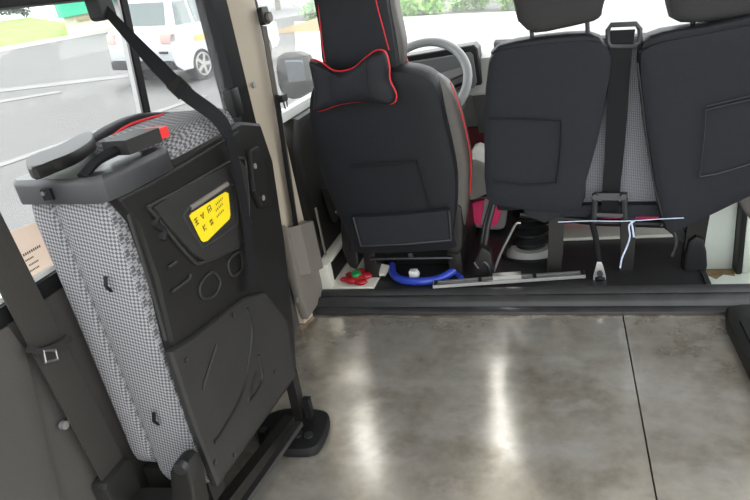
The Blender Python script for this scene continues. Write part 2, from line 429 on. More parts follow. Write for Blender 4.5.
# right-hand plastic tread beside the cargo floor
b = new(); pad(b, [(x, y, .005) for x, y in ((.448, 1.40), (.445, 1.72), (.462, 1.80), (.50, 1.815), (.80, 1.815), (.80, .9), (.44, .9))], (0, 0, .035), (0, 0, -.004), power=8, edge=.4)
tr = thing('step_tread', (.6, 1.4, 0), 'black moulded plastic step tread at the right edge of the steel floor', 'step')
obj('tread_plate', b, 'plastic', tr)
b = new(); prism(b, [(x, y, .038) for x, y in ((.475, 1.40), (.475, 1.70), (.49, 1.74), (.505, 1.70), (.505, 1.40))], (0, 0, .006)); obj('tread_slot', b, 'rubber', tr)

# ================================================================== FOLDED REAR SEAT
S = thing('folded_seat', (-.83, 1.03, 0), 'grey checked folding seat tipped up on its side against the left window', 'seat')
# backrest half (against the wall) and cushion half (towards the aisle)
def slab(bm, x0, x1, y0, y1, z0, z1, r=.03, n=6, taper=0):
    pts = []
    for a, c in rrect((y0+y1)/2, (z0+z1)/2, y1-y0, z1-z0, r, 4): pts.append(((x0+x1)/2, a, c))
    pad(bm, pts, ((x1-x0)/2, 0, 0), (-(x1-x0)/2, 0, 0), power=9, edge=.62, rings=8)
b = new(); slab(b, -.928, -.868, .805, 1.27, .205, .865, .05); obj('backrest', b, 'fabric', S)
b = new(); slab(b, -.862, -.742, .795, 1.26, .168, .872, .04); cu = obj('cushion', b, 'fabric', S)
b = new()
for p in ((-0.792, 0.783, 0.685), (-0.802, 0.783, 0.375)):
    p = V(p); strip(b, [p+V((0, .004, .016)), p+V((0, -.004, 0)), p+V((0, .004, -.016))], (1, 0, 0), .007, .003)
pieces('hog_ring_tab', b, 'rubber', cu)
# seam piping along the fabric edge
b = new(); tube(b, [(-.915, .812, .83), (-.918, .808, .6), (-.918, .808, .3), (-.912, .815, .24)], .0025, 6); obj('seam', b, 'webbing2', cu)
# black underside panel facing the aisle
b = new(); pad(b, [(-0.735, 0.798, 0.847), (-0.735, 0.954, 0.85), (-0.735, 1.272, 0.855), (-0.735, 1.366, 0.827), (-0.735, 1.384, 0.727), (-0.735, 1.344, 0.515), (-0.735, 1.277, 0.272), (-0.735, 1.231, 0.151), (-0.735, 0.803, 0.183), (-0.735, 0.802, 0.363), (-0.735, 0.808, 0.538), (-0.735, 0.828, 0.674), (-0.735, 0.827, 0.787)], (.016, 0, 0), (-.012, 0, 0), power=14, edge=.55, rings=9)
pn = obj('underside_panel', b, 'plastic', S)
b = new(); pad(b, [(-0.722, 0.863, 0.799), (-0.722, 0.969, 0.799), (-0.722, 1.209, 0.785), (-0.722, 1.235, 0.748), (-0.722, 1.175, 0.629), (-0.722, 1.107, 0.598), (-0.722, 0.967, 0.637), (-0.722, 0.937, 0.67)], (.012, 0, 0), (-.004, 0, 0), power=10, edge=.3, rings=8); obj('label_recess', b, 'plastic2', pn)
b = new(); tube(b, smooth_path([(-0.711, 0.956, 0.752), (-0.711, 0.981, 0.755), (-0.711, 1.128, 0.745), (-0.711, 1.147, 0.729), (-0.711, 1.127, 0.664), (-0.711, 1.098, 0.656), (-0.711, 0.987, 0.664), (-0.711, 0.969, 0.677), (-0.711, 0.944, 0.743)], 3, True), .004, 6, True)
tube(b, smooth_path([(-0.716, 0.868, 0.8), (-0.716, 0.965, 0.795), (-0.716, 1.208, 0.785), (-0.716, 1.227, 0.745), (-0.716, 1.176, 0.633), (-0.716, 1.112, 0.61), (-0.716, 0.971, 0.635), (-0.716, 0.932, 0.664), (-0.716, 0.868, 0.789)], 3, True), .0045, 6, True); pieces('moulded_rib', b, 'plastic2', pn)
b = new(); tube(b, [(-0.711, 0.972, 0.754), (-0.711, 1.126, 0.751)], .006, 8); obj('label_lip', b, 'greybeige', pn)
lb = [(-0.709, 0.959, 0.743), (-0.709, 0.968, 0.745), (-0.709, 1.106, 0.739), (-0.709, 1.117, 0.732), (-0.709, 1.101, 0.686), (-0.709, 1.093, 0.68), (-0.709, 0.992, 0.673), (-0.709, 0.978, 0.677), (-0.709, 0.973, 0.682)]
b = new(); prism(b, lb, (.0012, 0, 0)); yl = obj('warning_label', b, 'yellow', pn, label='yellow warning label')
b = new()
def glyph(bm, px, strokes, s):
    o_, u_, v_ = px
    for x0, y0, x1, y1 in strokes:
        a = V(o_)+V(u_)*x0*s+V(v_)*y0*s; c = V(o_)+V(u_)*x1*s+V(v_)*y1*s
        strip(bm, [a, c], V((1, 0, 0)).cross(c-a), .0016, .0006)
ud, vd = V((0, .93, .10)).normalized(), V((0, -.1, .95)).normalized()
G = [[(0, 0, 1, 0), (0, .5, 1, .5), (0, 1, 1, 1), (.5, 0, .5, 1)], [(0, 1, .5, 0), (1, 1, .5, 0), (.2, .7, .8, .7)], [(0, 0, 0, 1), (0, 1, 1, 1), (1, 1, 1, 0), (0, .5, 1, .5), (.5, .5, .5, 0)], [(.2, 0, .2, 1), (.2, .6, .9, .9), (.2, .5, .9, 0)], [(0, .2, 1, .2), (0, .8, 1, .8), (.3, 0, .3, 1), (.7, 0, .7, 1)]]
for k, p in enumerate(((-0.707, 0.969, 0.717), (-0.707, 0.994, 0.719), (-0.707, 1.024, 0.722), (-0.707, 0.989, 0.695), (-0.707, 1.018, 0.695))):
    glyph(b, (p, ud, vd), G[k], .0125)
for k, p in enumerate(((-0.707, 1.057, 0.727), (-0.707, 1.051, 0.716), (-0.707, 1.048, 0.703))):
    for j in range(5): glyph(b, (V(p)+ud*.007*j, ud, vd), [(0, 0, .6, 0), (.3, 0, .3, .7)], .005)
obj('label_lettering', b, 'ink', yl)
# latch slot, small slots, lower kick panel and its ribs
b = new(); tube(b, smooth_path([(-0.719, 0.87, 0.796), (-0.719, 0.878, 0.776), (-0.719, 0.867, 0.767), (-0.719, 0.882, 0.747), (-0.719, 0.873, 0.73)], 5), .009, 8); obj('latch_slot', b, 'rubber', pn)
b = new(); pad(b, [(-0.716, 0.78, 0.544), (-0.716, 0.844, 0.528), (-0.716, 1.06, 0.498), (-0.716, 1.158, 0.459), (-0.716, 1.234, 0.325), (-0.716, 1.199, 0.176), (-0.716, 0.782, 0.207), (-0.716, 0.776, 0.374)], (.012, 0, 0), (-.006, 0, 0), power=14, edge=.6, rings=8); kp = obj('kick_panel', b, 'plastic2', pn)
b = new()
for pts in ([(-0.704, 0.912, 0.47), (-0.704, 0.845, 0.431), (-0.704, 0.83, 0.418)], [(-0.704, 1.058, 0.472), (-0.704, 1.048, 0.406), (-0.704, 0.954, 0.32), (-0.704, 0.854, 0.3), (-0.704, 0.811, 0.3)], [(-0.704, 1.049, 0.349), (-0.704, 1.036, 0.286), (-0.704, 0.959, 0.283), (-0.704, 1.022, 0.32)]): tube(b, smooth_path(pts, 4), .0042, 6)
pieces('kick_panel_rib', b, 'plastic', kp)
b = new()
for p in ((-0.704, 0.812, 0.503), (-0.704, 0.999, 0.49), (-0.704, 0.794, 0.262), (-0.704, 0.857, 0.222), (-0.704, 1.1, 0.262), (-0.718, 0.889, 0.847), (-0.718, 1.19, 0.632), (-0.718, 1.151, 0.44)): cyl(b, p, V(p)+V((.003, 0, 0)), .0055, 10)
pieces('panel_rivet', b, 'dsteel', pn)
b = new()
for pts in ([(-0.717, 0.938, 0.599), (-0.717, 0.989, 0.602), (-0.717, 1.006, 0.569), (-0.717, 0.971, 0.554), (-0.717, 0.931, 0.572)], [(-0.717, 1.056, 0.593), (-0.717, 1.113, 0.59), (-0.717, 1.103, 0.553), (-0.717, 1.055, 0.558)]): tube(b, smooth_path(pts, 4, True), .0035, 6, True)
for pts in ([(-0.716, 0.85, 0.632), (-0.716, 0.905, 0.628), (-0.716, 0.917, 0.635)], [(-0.716, 0.861, 0.678), (-0.716, 0.888, 0.677)], [(-0.716, 0.801, 0.838), (-0.716, 0.934, 0.835), (-0.716, 1.237, 0.839)], [(-0.716, 0.808, 0.809), (-0.716, 0.801, 0.663), (-0.716, 0.792, 0.562)]): tube(b, smooth_path(pts, 4), .0038, 6)
pieces('panel_ridge', b, 'plastic2', pn)
# far side bracket of the panel with two holes
b = new(); pad(b, [(-0.716, 1.252, 0.791), (-0.716, 1.295, 0.789), (-0.716, 1.305, 0.703), (-0.716, 1.29, 0.634), (-0.716, 1.24, 0.648), (-0.716, 1.222, 0.697)], (.014, 0, 0), (-.006, 0, 0), power=8, edge=.5); fb = obj('latch_bracket', b, 'plastic', S)
b = new()
for p in ((-0.702, 1.25, 0.751), (-0.701, 1.25, 0.67)): cyl(b, p, V(p)+V((.002, 0, 0)), .007, 12)
pieces('latch_hole', b, 'greybeige', fb)
# plastic end cap on top
b = new()
cap = [(-.945, .815), (-.925, .80), (-.745, .775), (-.722, .785), (-.712, .82), (-.706, .945), (-.715, .965), (-.76, .97), (-.84, .985), (-.945, 1.02)]
def capped(bm, o2, z0, z1, r):
    P = [V((x, y, 0)) for x, y in o2]; n = len(P); c = sum(P, V())/n
    R = []
    for z, s in ((z0, 1), (z1-r, 1), (z1-r*.4, .985), (z1, .955)): R.append([bm.verts.new(c+(p-c)*s+V((0, 0, z))) for p in P])
    for a, d in zip(R, R[1:]):
        for k in range(n): bm.faces.new((a[k], a[(k+1) % n], d[(k+1) % n], d[k]))
    bm.faces.new(R[0][::-1]); bm.faces.new(R[-1])
capped(b, cap, .842, .886, .012); ec = obj('end_cap', b, 'traytop', S)
b = new(); box(b, (-.855, .782, .852), (-.835, .80, .872)); obj('cap_slot', b, 'rubber', ec)
b = new(); cyl(b, (-.847, .788, .866), (-.847, .777, .866), .004, 10); obj('cap_screw', b, 'steel', ec)
# fabric crown of the seat behind the cap, with red-edged black roll
b = new(); pad(b, [(-.735, .94, .85), (-.735, 1.26, .85), (-.84, 1.29, .85), (-.93, 1.28, .85), (-.93, .98, .85), (-.80, .96, .85)], (0, 0, .055), (0, 0, -.02), power=3, edge=.3, smooth=3); obj('side_bolster', b, 'fabric', S)
b = new(); tube(b, smooth_path([(-.95, .98, .872), (-.94, 1.06, .885), (-.92, 1.16, .893), (-.89, 1.26, .885)], 5), [.014+.014*math.sin(math.pi*i/15) for i in range(16)], 12); obj('bolster_roll', b, 'leather', S)
b = new(); tube(b, smooth_path([(-.900, 1.02, .893), (-.890, 1.10, .908), (-.872, 1.20, .905)], 5), .0028, 8); obj('bolster_piping', b, 'red', S)
# recliner paddle
b = new()
pd = smooth_path([(-0.868, 0.788, 0.91), (-0.91, 0.839, 0.91), (-0.905, 0.906, 0.91), (-0.933, 1.015, 0.91), (-0.9, 0.996, 0.91), (-0.839, 0.92, 0.91), (-0.806, 0.835, 0.91), (-0.808, 0.779, 0.91), (-0.815, 0.745, 0.91)], 3, True)
pad(b, pd, (0, 0, .010), (0, 0, -.012), power=9, edge=.7); obj('recliner_lever', b, 'plastic', S)
# buckle with its red release button
bk = new()
A_, B_ = V((-0.753, 0.879, 0.905)), V((-0.742, 0.954, 0.905))
dr = (B_-A_).normalized(); sd = V((-dr.y, dr.x, 0))
def obox(bm, c, u, w, hu, hw, hz):
    z = V((0, 0, 1)); P = []
    for sz in (-1, 1):
        for su, sw in ((-1, -1), (1, -1), (1, 1), (-1, 1)): P.append(bm.verts.new(c+u*su*hu+w*sw*hw+z*sz*hz))
    for f in ((3, 2, 1, 0), (4, 5, 6, 7), (0, 1, 5, 4), (1, 2, 6, 5), (2, 3, 7, 6), (3, 0, 4, 7)): bm.faces.new([P[i] for i in f])
c0 = A_.lerp(B_, .5)+V((0, 0, .004)); hl = (B_-A_).length/2
obox(bk, c0, dr, sd, hl+.004, .030, .013); bko = obj('buckle', bk, 'plastic2', S, bevel=.005)
b = new(); obox(b, B_+dr*.012+V((0, 0, .004)), dr, sd, .018, .026, .010); obj('release_button', b, 'redbtn', bko, label='red release button', bevel=.004)
b = new(); tube(b, smooth_path([A_+V((0, 0, 0)), A_-dr*.05-V((0, 0, .004)), A_-dr*.09-V((0, 0, .02))], 5), .009, 8); obj('buckle_stalk', b, 'webbing', bko)
# hinge arm, base rails, upright and foot
b = new(); pad(b, [(-0.746, 0.735, 0.31), (-0.726, 0.735, 0.328), (-0.707, 0.735, 0.324), (-0.701, 0.735, 0.294), (-0.712, 0.735, 0.24), (-0.73, 0.735, 0.16), (-0.793, 0.735, 0.151), (-0.766, 0.735, 0.244)], (0, -.02, 0), (0, .03, 0), power=5, edge=.5, smooth=2); hg = obj('hinge_arm', b, 'plastic', S)
b = new(); q = V((-0.711, 0.712, 0.329)); cyl(b, q+V((0, .006, 0)), q-V((0, .008, 0)), .013, 14); obj('hinge_bolt', b, 'dsteel', hg)
b = new()
def beam(bm, a, c, w, h):
    a, c = V(a), V(c); strip(bm, [a, c], V((c-a).cross(V((0, 0, 1)))), w, h)
beam(b, (-.80, .72, .05), (-.735, 1.16, .05), .03, .045); beam(b, (-.90, .76, .10), (-.90, 1.24, .10), .04, .07)
beam(b, (-.885, .745, .15), (-.75, .76, .15), .04, .10); beam(b, (-.92, .84, .16), (-.76, .84, .16), .05, .09)
pieces('base_rail', b, 'plastic', S, bevel=.005)
b = new(); beam(b, (-.755, .70, .055), (-.69, 1.13, .075), .016, .014); obj('rail_edge', b, 'dsteel', S, bevel=.003)
b = new(); strip(b, smooth_path([(-0.73, 1.212, 0.178), (-0.73, 1.208, 0.093), (-0.73, 1.199, 0.024), (-0.73, 1.131, -0.016)], 4), (0, 1, -.1), .032, .026); obj('leg', b, 'plastic', S, bevel=.004)
b = new(); strip(b, smooth_path([(-0.7, 1.209, 0.094), (-0.7, 1.201, 0.024), (-0.7, 1.148, -0.014)], 4), (0, 1, 0), .018, .02); obj('leg_gusset', b, 'rubber', S, bevel=.003)
b = new(); pad(b, smooth_path([(-0.829, 1.123, 0.012), (-0.847, 1.186, 0.012), (-0.796, 1.237, 0.012), (-0.681, 1.241, 0.012), (-0.646, 1.211, 0.012), (-0.636, 1.117, 0.012), (-0.663, 1.082, 0.012), (-0.779, 1.081, 0.012)], 4, True), (0, 0, .022), (0, 0, -.012), power=5, edge=.4); ft = obj('foot_pad', b, 'rubber', S)
b = new()
for p, r in (((-0.812, 1.136, 0.03), .012), ((-0.706, 1.129, 0.03), .014), ((-0.674, 1.128, 0.03), .012)): cyl(b, p, V(p)+V((0, 0, .010)), r, 12)
pieces('foot_bolt', b, 'dsteel', ft)

# ================================================================== SEAT BELTS
# belt across the tipped-up seat, from the window top down over the black panel
B1 = thing('seat_belt', (-.93, 1.13, 1.1), 'black seat belt slanting from the window top down over the folded seat', 'seat belt')
b = new()
pth = smooth_path([(-0.93, 1.187, 1.144), (-0.83, 1.154, 1.032), (-0.745, 1.114, 0.959), (-0.69, 1.136, 0.883), (-0.69, 1.148, 0.786), (-0.694, 1.136, 0.659), (-0.69, 1.085, 0.505)], 6)
strip(b, pth, [(.2, .5, .5)]*20+[(0, 1, .1)]*(len(pth)-20), [.018+.002*min(i, 7) for i in range(len(pth))], .003); wb = obj('webbing', b, 'webbing', B1)
b = new(); q = [(-0.77, 1.123, 0.981), (-0.745, 1.116, 0.956)]; strip(b, q, (.2, .5, .5), .036, .009); obj('web_stop', b, 'plastic', B1)
b = new(); p = V((-0.945, 1.191, 1.146)); slab(b, p.x-.012, p.x+.022, p.y-.026, p.y+.024, p.z-.026, p.z+.10, .010); obj('belt_guide', b, 'plastic', B1)
# hanging belt with tongue on the dark left wall
B2 = thing('seat_belt', (-.93, .755, .0), 'grey seat belt with chrome tongue hanging down the dark left wall', 'seat belt')
b = new(); strip(b, smooth_path([(-.932, .705, 1.35), (-.932, .715, 1.0), (-.93, .733, .6), (-.93, .75, .30), (-.93, .752, .25)], 5), (0, 1, 0), .068, .004); obj('webbing', b, 'webbing2', B2)
b = new(); strip(b, smooth_path([(-0.918, 0.687, 0.608), (-0.918, 0.705, 0.593), (-0.918, 0.754, 0.578), (-0.918, 0.773, 0.579)], 4), (0, 0, 1), .012, .016); tg = obj('tongue', b, 'plastic2', B2, bevel=.004)
b = new(); tube(b, [V(p) for p in [(-0.912, 0.706, 0.593), (-0.912, 0.729, 0.579), (-0.912, 0.725, 0.561), (-0.912, 0.701, 0.572)]], .0035, 8, True); obj('tongue_plate', b, 'steel', tg, label='chrome tongue plate')
b = new(); slab(b, -.95, -.912, .705, .79, .10, .262, .012); obj('retractor_cover', b, 'plastic2', B2)
# belt on the driver's pillar
B3 = thing('seat_belt', (-.92, 1.9, .3), "driver's seat belt running down the beige pillar into a grey box", 'seat belt')
b = new(); strip(b, smooth_path([(-0.905, 1.89, 1.032), (-0.905, 1.869, 0.88), (-0.905, 1.84, 0.634), (-0.905, 1.789, 0.35)], 5), (0, 1, 0), .034, .003); obj('webbing', b, 'webbing_brown', B3)
b = new(); strip(b, smooth_path([(-0.9, 1.862, 0.816), (-0.9, 1.822, 0.639), (-0.9, 1.779, 0.354)], 5), (0, 1, 0), .028, .003); obj('lower_webbing', b, 'webbing', B3)
b = new(); q = V((-0.915, 1.904, 1.059)); slab(b, q.x, q.x+.02, q.y-.025, q.y+.025, q.z-.025, q.z+.03, .01); gd = obj('belt_guide', b, 'plastic', B3)
b = new(); cyl(b, q+V((.018, .008, -.004)), q+V((.03, .008, -.004)), .016, 14); obj('guide_cap', b, 'greybeige', gd)
b = new(); q = V((-0.895, 1.892, 0.799)); slab(b, q.x-.008, q.x+.008, q.y-.022, q.y+.022, q.z-.012, q.z+.012, .005); t3 = obj('tongue', b, 'plastic2', B3)
b = new(); tube(b, [q+V((.004, -.012, -.010)), q+V((.004, .014, -.010)), q+V((.004, .012, -.034)), q+V((.004, -.008, -.034))], .003, 8, True); obj('tongue_plate', b, 'steel', t3)
b = new(); prism(b, [(-.93, 1.735, .385), (-.875, 1.765, .385), (-.868, 1.86, .36), (-.93, 1.895, .35)], (0, .0, -.19)); obj('retractor_box', b, 'greybeige', B3, bevel=.006)

# ================================================================== DRIVER'S SEAT
D = thing('driver_seat', (-.55, 2.1, .05), "black leatherette driver's seat with red piping, seen from behind", 'seat')
sil = [(-0.763, 1.886, 0.838), (-0.707, 1.882, 0.864), (-0.587, 1.881, 0.868), (-0.459, 1.884, 0.852), (-0.384, 1.888, 0.824), (-0.359, 1.895, 0.78), (-0.352, 1.908, 0.698), (-0.343, 1.925, 0.594), (-0.34, 1.942, 0.485), (-0.356, 1.962, 0.362), (-0.382, 1.982, 0.24), (-0.4, 1.99, 0.185), (-0.752, 1.991, 0.181), (-0.779, 1.984, 0.224), (-0.791, 1.968, 0.322), (-0.807, 1.953, 0.417), (-0.821, 1.933, 0.544), (-0.812, 1.912, 0.676), (-0.794, 1.895, 0.78)]
b = new(); pad(b, sil, (0, -.055, -.008), (0, .10, .01), power=5, edge=.25, rings=9, smooth=3); db = obj('backrest', b, 'leather', D)
# side bolster facing the cab
b = new(); pad(b, [(-0.4, 1.93, 0.809), (-0.346, 1.934, 0.787), (-0.318, 1.948, 0.701), (-0.304, 1.967, 0.579), (-0.302, 1.984, 0.475), (-0.323, 2.004, 0.352), (-0.367, 2.028, 0.203), (-0.411, 2.027, 0.205), (-0.363, 1.991, 0.434), (-0.357, 1.955, 0.654)], (0, -.045, 0), (0, .10, 0), power=3, edge=.3, smooth=3); obj('side_bolster', b, 'leather_lit', D)
b = new(); tube(b, smooth_path([V(p) for p in [(-0.324, 1.879, 0.788), (-0.304, 1.893, 0.703), (-0.292, 1.91, 0.594), (-0.292, 1.924, 0.505), (-0.308, 1.942, 0.393)]], 5), .0017, 6); obj('bolster_piping', b, 'red', D)
# rear seams and the lower flap
b = new()
tube(b, smooth_path([V(p)+V((0, -.009, 0)) for p in [(-0.688, 1.875, 0.548), (-0.57, 1.875, 0.549), (-0.46, 1.875, 0.547)]], 5), .0032, 6)
tube(b, smooth_path([V(p)+V((0, -.006, 0)) for p in [(-0.46, 1.875, 0.547), (-0.451, 1.89, 0.458), (-0.444, 1.904, 0.368)]], 5), .0022, 6)
tube(b, smooth_path([V(p)+V((0, -.006, 0)) for p in [(-0.742, 1.906, 0.353), (-0.555, 1.907, 0.351), (-0.375, 1.905, 0.364)]], 5), .0022, 6)
pieces('back_seam', b, 'rubber', D)
b = new(); pad(b, [(-0.727, 1.898, 0.356), (-0.552, 1.898, 0.354), (-0.377, 1.897, 0.363), (-0.384, 1.918, 0.234), (-0.557, 1.918, 0.229), (-0.727, 1.919, 0.223)], (0, -.012, 0), (0, .02, 0), power=12, edge=.6); fl = obj('back_flap', b, 'leather2', D)
b = new(); tube(b, [(-0.723, 1.886, 0.357), (-0.721, 1.906, 0.233), (-0.553, 1.905, 0.234), (-0.384, 1.904, 0.244), (-0.376, 1.885, 0.361)], .0042, 6); obj('flap_hem', b, 'dsteel', fl)
# headrest
b = new(); pad(b, [(-0.694, 1.9, 1.186), (-0.715, 1.9, 0.992), (-0.723, 1.9, 0.888), (-0.681, 1.9, 0.851), (-0.58, 1.9, 0.846), (-0.494, 1.9, 0.841), (-0.477, 1.9, 0.87), (-0.48, 1.9, 1.018), (-0.501, 1.9, 1.16)], (0, -.045, 0), (0, .07, 0), power=4, edge=.3, smooth=3); hr = obj('headrest', b, 'leather', D)
b = new(); pad(b, [(-0.521, 1.93, 1.163), (-0.506, 1.93, 1.019), (-0.497, 1.93, 0.868), (-0.473, 1.93, 0.853), (-0.459, 1.93, 0.924), (-0.467, 1.93, 1.028), (-0.472, 1.93, 1.155)], (0, -.04, 0), (0, .055, 0), power=3, edge=.35, smooth=3); obj('headrest_side', b, 'leather_lit', hr)
b = new(); tube(b, smooth_path([(-0.508, 1.85, 1.161), (-0.511, 1.85, 1.054), (-0.502, 1.85, 0.974), (-0.494, 1.85, 0.909)], 5), .0020, 6); tube(b, smooth_path([(-0.676, 1.862, 1.189), (-0.695, 1.862, 1.081), (-0.707, 1.862, 0.965), (-0.71, 1.862, 0.899)], 5), .0016, 6); pieces('headrest_piping', b, 'red', hr)
b = new(); tube(b, smooth_path([(-0.485, 1.96, 0.93), (-0.478, 1.96, 0.886), (-0.468, 1.96, 0.841)], 5), .007, 8); pieces('headrest_post', b, 'redcloth', hr)
# cushion, skirt and base
b = new(); pad(b, [(x, y, .33) for x, y in ((-.80, 2.0), (-.80, 2.42), (-.74, 2.48), (-.40, 2.48), (-.36, 2.42), (-.36, 2.0))], (0, 0, .10), (0, 0, -.08), power=5, edge=.4); obj('cushion', b, 'leather_lit', D)
b = new(); pad(b, [(-0.343, 2.28, 0.423), (-0.294, 2.28, 0.411), (-0.261, 2.28, 0.384), (-0.256, 2.28, 0.301), (-0.306, 2.28, 0.271), (-0.371, 2.28, 0.258), (-0.388, 2.28, 0.335)], (0, -.03, 0), (0, .2, .02), power=4, edge=.4, smooth=3); obj('cushion_cover', b, 'greycloth', D, label='light grey cushion cover hanging over the edge')
b = new(); box(b, (-.75, 1.98, .05), (-.70, 2.45, .26)); box(b, (-.42, 1.98, .05), (-.37, 2.45, .26)); box(b, (-.70, 2.10, .05), (-.42, 2.13, .24)); obj('seat_base', b, 'plastic', D, bevel=.006)
b = new(); tube(b, [(-.72, 1.975, .145), (-.40, 1.975, .14)], .006, 8); tube(b, [(-.72, 1.965, .19), (-.40, 1.965, .19)], .012, 8); pieces('base_bar', b, 'dsteel', D)
b = new(); box(b, (-.56, 1.953, .155), (-.545, 1.965, .175)); obj('base_clip', b, 'dsteel', D)
b = new(); pad(b, [(-0.381, 1.98, 0.346), (-0.346, 1.98, 0.344), (-0.358, 1.98, 0.184), (-0.394, 1.98, 0.161), (-0.42, 1.98, 0.194)], (0, -.03, 0), (0, .15, 0), power=5, edge=.4, smooth=2); obj('recliner_cover', b, 'plastic', D)
b = new(); pad(b, [(-0.799, 1.98, 0.342), (-0.763, 1.98, 0.324), (-0.765, 1.98, 0.131), (-0.802, 1.98, 0.114), (-0.82, 1.98, 0.193)], (0, -.02, 0), (0, .15, 0), power=5, edge=.4, smooth=2); obj('side_skirt', b, 'plastic', D)

# neck pillow
NP = thing('neck_pillow', (-.58, 1.77, .85), "black bone-shaped neck pillow with red piping on the driver's headrest", 'pillow')
npo = smooth_path([(-0.731, 1.8, 0.917), (-0.697, 1.8, 0.904), (-0.66, 1.8, 0.875), (-0.604, 1.8, 0.875), (-0.555, 1.8, 0.901), (-0.52, 1.8, 0.917), (-0.493, 1.8, 0.91), (-0.487, 1.8, 0.869), (-0.491, 1.8, 0.828), (-0.478, 1.8, 0.785), (-0.492, 1.8, 0.759), (-0.539, 1.8, 0.767), (-0.596, 1.8, 0.776), (-0.663, 1.8, 0.774), (-0.727, 1.8, 0.762), (-0.749, 1.8, 0.77), (-0.734, 1.8, 0.826), (-0.733, 1.8, 0.875)], 4, True)
b = new(); pad(b, npo, (0, -.042, 0), (0, .018, 0), power=3.2, edge=.12, rings=10); obj('pillow_body', b, 'leather', NP)
b = new(); tube(b, npo, .0036, 6, True); obj('pillow_piping', b, 'red', NP)
b = new()
for pts in ([(-0.66, 1.752, 0.875), (-0.671, 1.752, 0.834), (-0.674, 1.752, 0.786)], [(-0.541, 1.75, 0.895), (-0.547, 1.75, 0.844), (-0.544, 1.75, 0.79)]): tube(b, smooth_path(pts, 4), .0016, 5)
pieces('pillow_seam', b, 'rubber', NP)

# ================================================================== FRONT BENCH
K = thing('front_bench', (.2, 2.15, .05), 'black and grey double passenger bench seat at the right of the cab', 'seat')
mid = [(-0.191, 1.962, 0.878), (0.002, 1.964, 0.858), (0.223, 1.966, 0.84), (0.379, 1.967, 0.835), (0.507, 1.967, 0.833), (0.756, 1.967, 0.833), (0.808, 2.011, 0.39), (0.583, 2.018, 0.324), (0.388, 2.021, 0.287), (0.299, 2.021, 0.289), (0.033, 2.019, 0.305), (-0.216, 2.015, 0.348)]
b = new(); pad(b, mid, (0, -.02, 0), (0, .12, 0), power=8, edge=.5, rings=8); obj('backrest', b, 'fabric2', K)
b = new(); pad(b, [(-0.212, 1.93, 0.802), (-0.196, 1.925, 0.849), (-0.155, 1.923, 0.867), (-0.031, 1.923, 0.868), (0.074, 1.924, 0.862), (0.12, 1.926, 0.844), (0.145, 1.93, 0.802), (0.129, 1.941, 0.685), (0.103, 1.955, 0.545), (0.068, 1.969, 0.411), (0.048, 1.979, 0.313), (-0.098, 1.978, 0.318), (-0.197, 1.976, 0.34), (-0.255, 1.973, 0.371), (-0.246, 1.956, 0.543), (-0.232, 1.941, 0.694)], (0, -.05, 0), (0, .05, 0), power=5, edge=.25, rings=9, smooth=2); cl = obj('left_back_cover', b, 'leather2', K, label='black cover on the narrow left backrest')
b = new(); pad(b, [(-0.197, 1.936, 0.841), (-0.176, 1.933, 0.874), (-0.053, 1.932, 0.881), (0.086, 1.933, 0.873), (0.121, 1.935, 0.846), (0.113, 1.938, 0.824), (0.002, 1.936, 0.845), (-0.143, 1.935, 0.846)], (0, -.045, 0), (0, .07, 0), power=4, edge=.4, smooth=2); obj('cover_top_band', b, 'leather', cl)
b = new()
for pts in ([(-0.214, 1.89, 0.663), (-0.108, 1.891, 0.652), (-0.003, 1.893, 0.634)], [(-0.003, 1.893, 0.634), (-0.009, 1.902, 0.538), (-0.025, 1.913, 0.43)], [(-0.227, 1.915, 0.451), (-0.122, 1.917, 0.429), (-0.025, 1.917, 0.429)]): tube(b, smooth_path([V(p)+V((0, -.008, 0)) for p in pts], 4), .0026, 6)
pieces('cover_seam', b, 'rubber', cl)
b = new(); pad(b, [(0.211, 1.921, 0.786), (0.221, 1.918, 0.818), (0.269, 1.917, 0.834), (0.369, 1.916, 0.841), (0.493, 1.915, 0.85), (0.701, 1.914, 0.86), (0.764, 1.946, 0.545), (0.665, 1.96, 0.402), (0.542, 1.966, 0.342), (0.451, 1.971, 0.289), (0.382, 1.975, 0.25), (0.322, 1.978, 0.216), (0.297, 1.974, 0.259), (0.268, 1.961, 0.392), (0.24, 1.945, 0.551), (0.222, 1.932, 0.677)], (0, -.055, 0), (0, .05, 0), power=6, edge=.25, rings=9, smooth=2); cr = obj('right_back_cover', b, 'leather2', K, label='black cover on the wide right backrest')
b = new(); pad(b, [(0.22, 1.93, 0.8), (0.219, 1.927, 0.834), (0.27, 1.925, 0.854), (0.37, 1.924, 0.856), (0.494, 1.923, 0.869), (0.7, 1.922, 0.883), (0.708, 1.925, 0.848), (0.497, 1.927, 0.833), (0.372, 1.928, 0.824), (0.277, 1.928, 0.815)], (0, -.05, 0), (0, .07, 0), power=4, edge=.4, smooth=2); obj('cover_top_band', b, 'leather', cr)
b = new()
for pts in ([(0.386, 1.879, 0.628), (0.435, 1.878, 0.637), (0.519, 1.877, 0.65)], [(0.388, 1.878, 0.639), (0.439, 1.877, 0.648), (0.518, 1.876, 0.661)], [(0.386, 1.879, 0.628), (0.388, 1.888, 0.538), (0.385, 1.9, 0.425)], [(0.386, 1.903, 0.423), (0.441, 1.902, 0.432), (0.541, 1.899, 0.462)]): tube(b, smooth_path([V(p)+V((0, -.008, 0)) for p in pts], 4), .0024, 6)
tube(b, smooth_path([V(p)+V((0, -.014, 0)) for p in [(0.208, 1.894, 0.779), (0.222, 1.905, 0.674), (0.239, 1.917, 0.55), (0.267, 1.933, 0.392), (0.298, 1.945, 0.271)]], 4), .003, 6)
pieces('cover_seam', b, 'dsteel', cr)
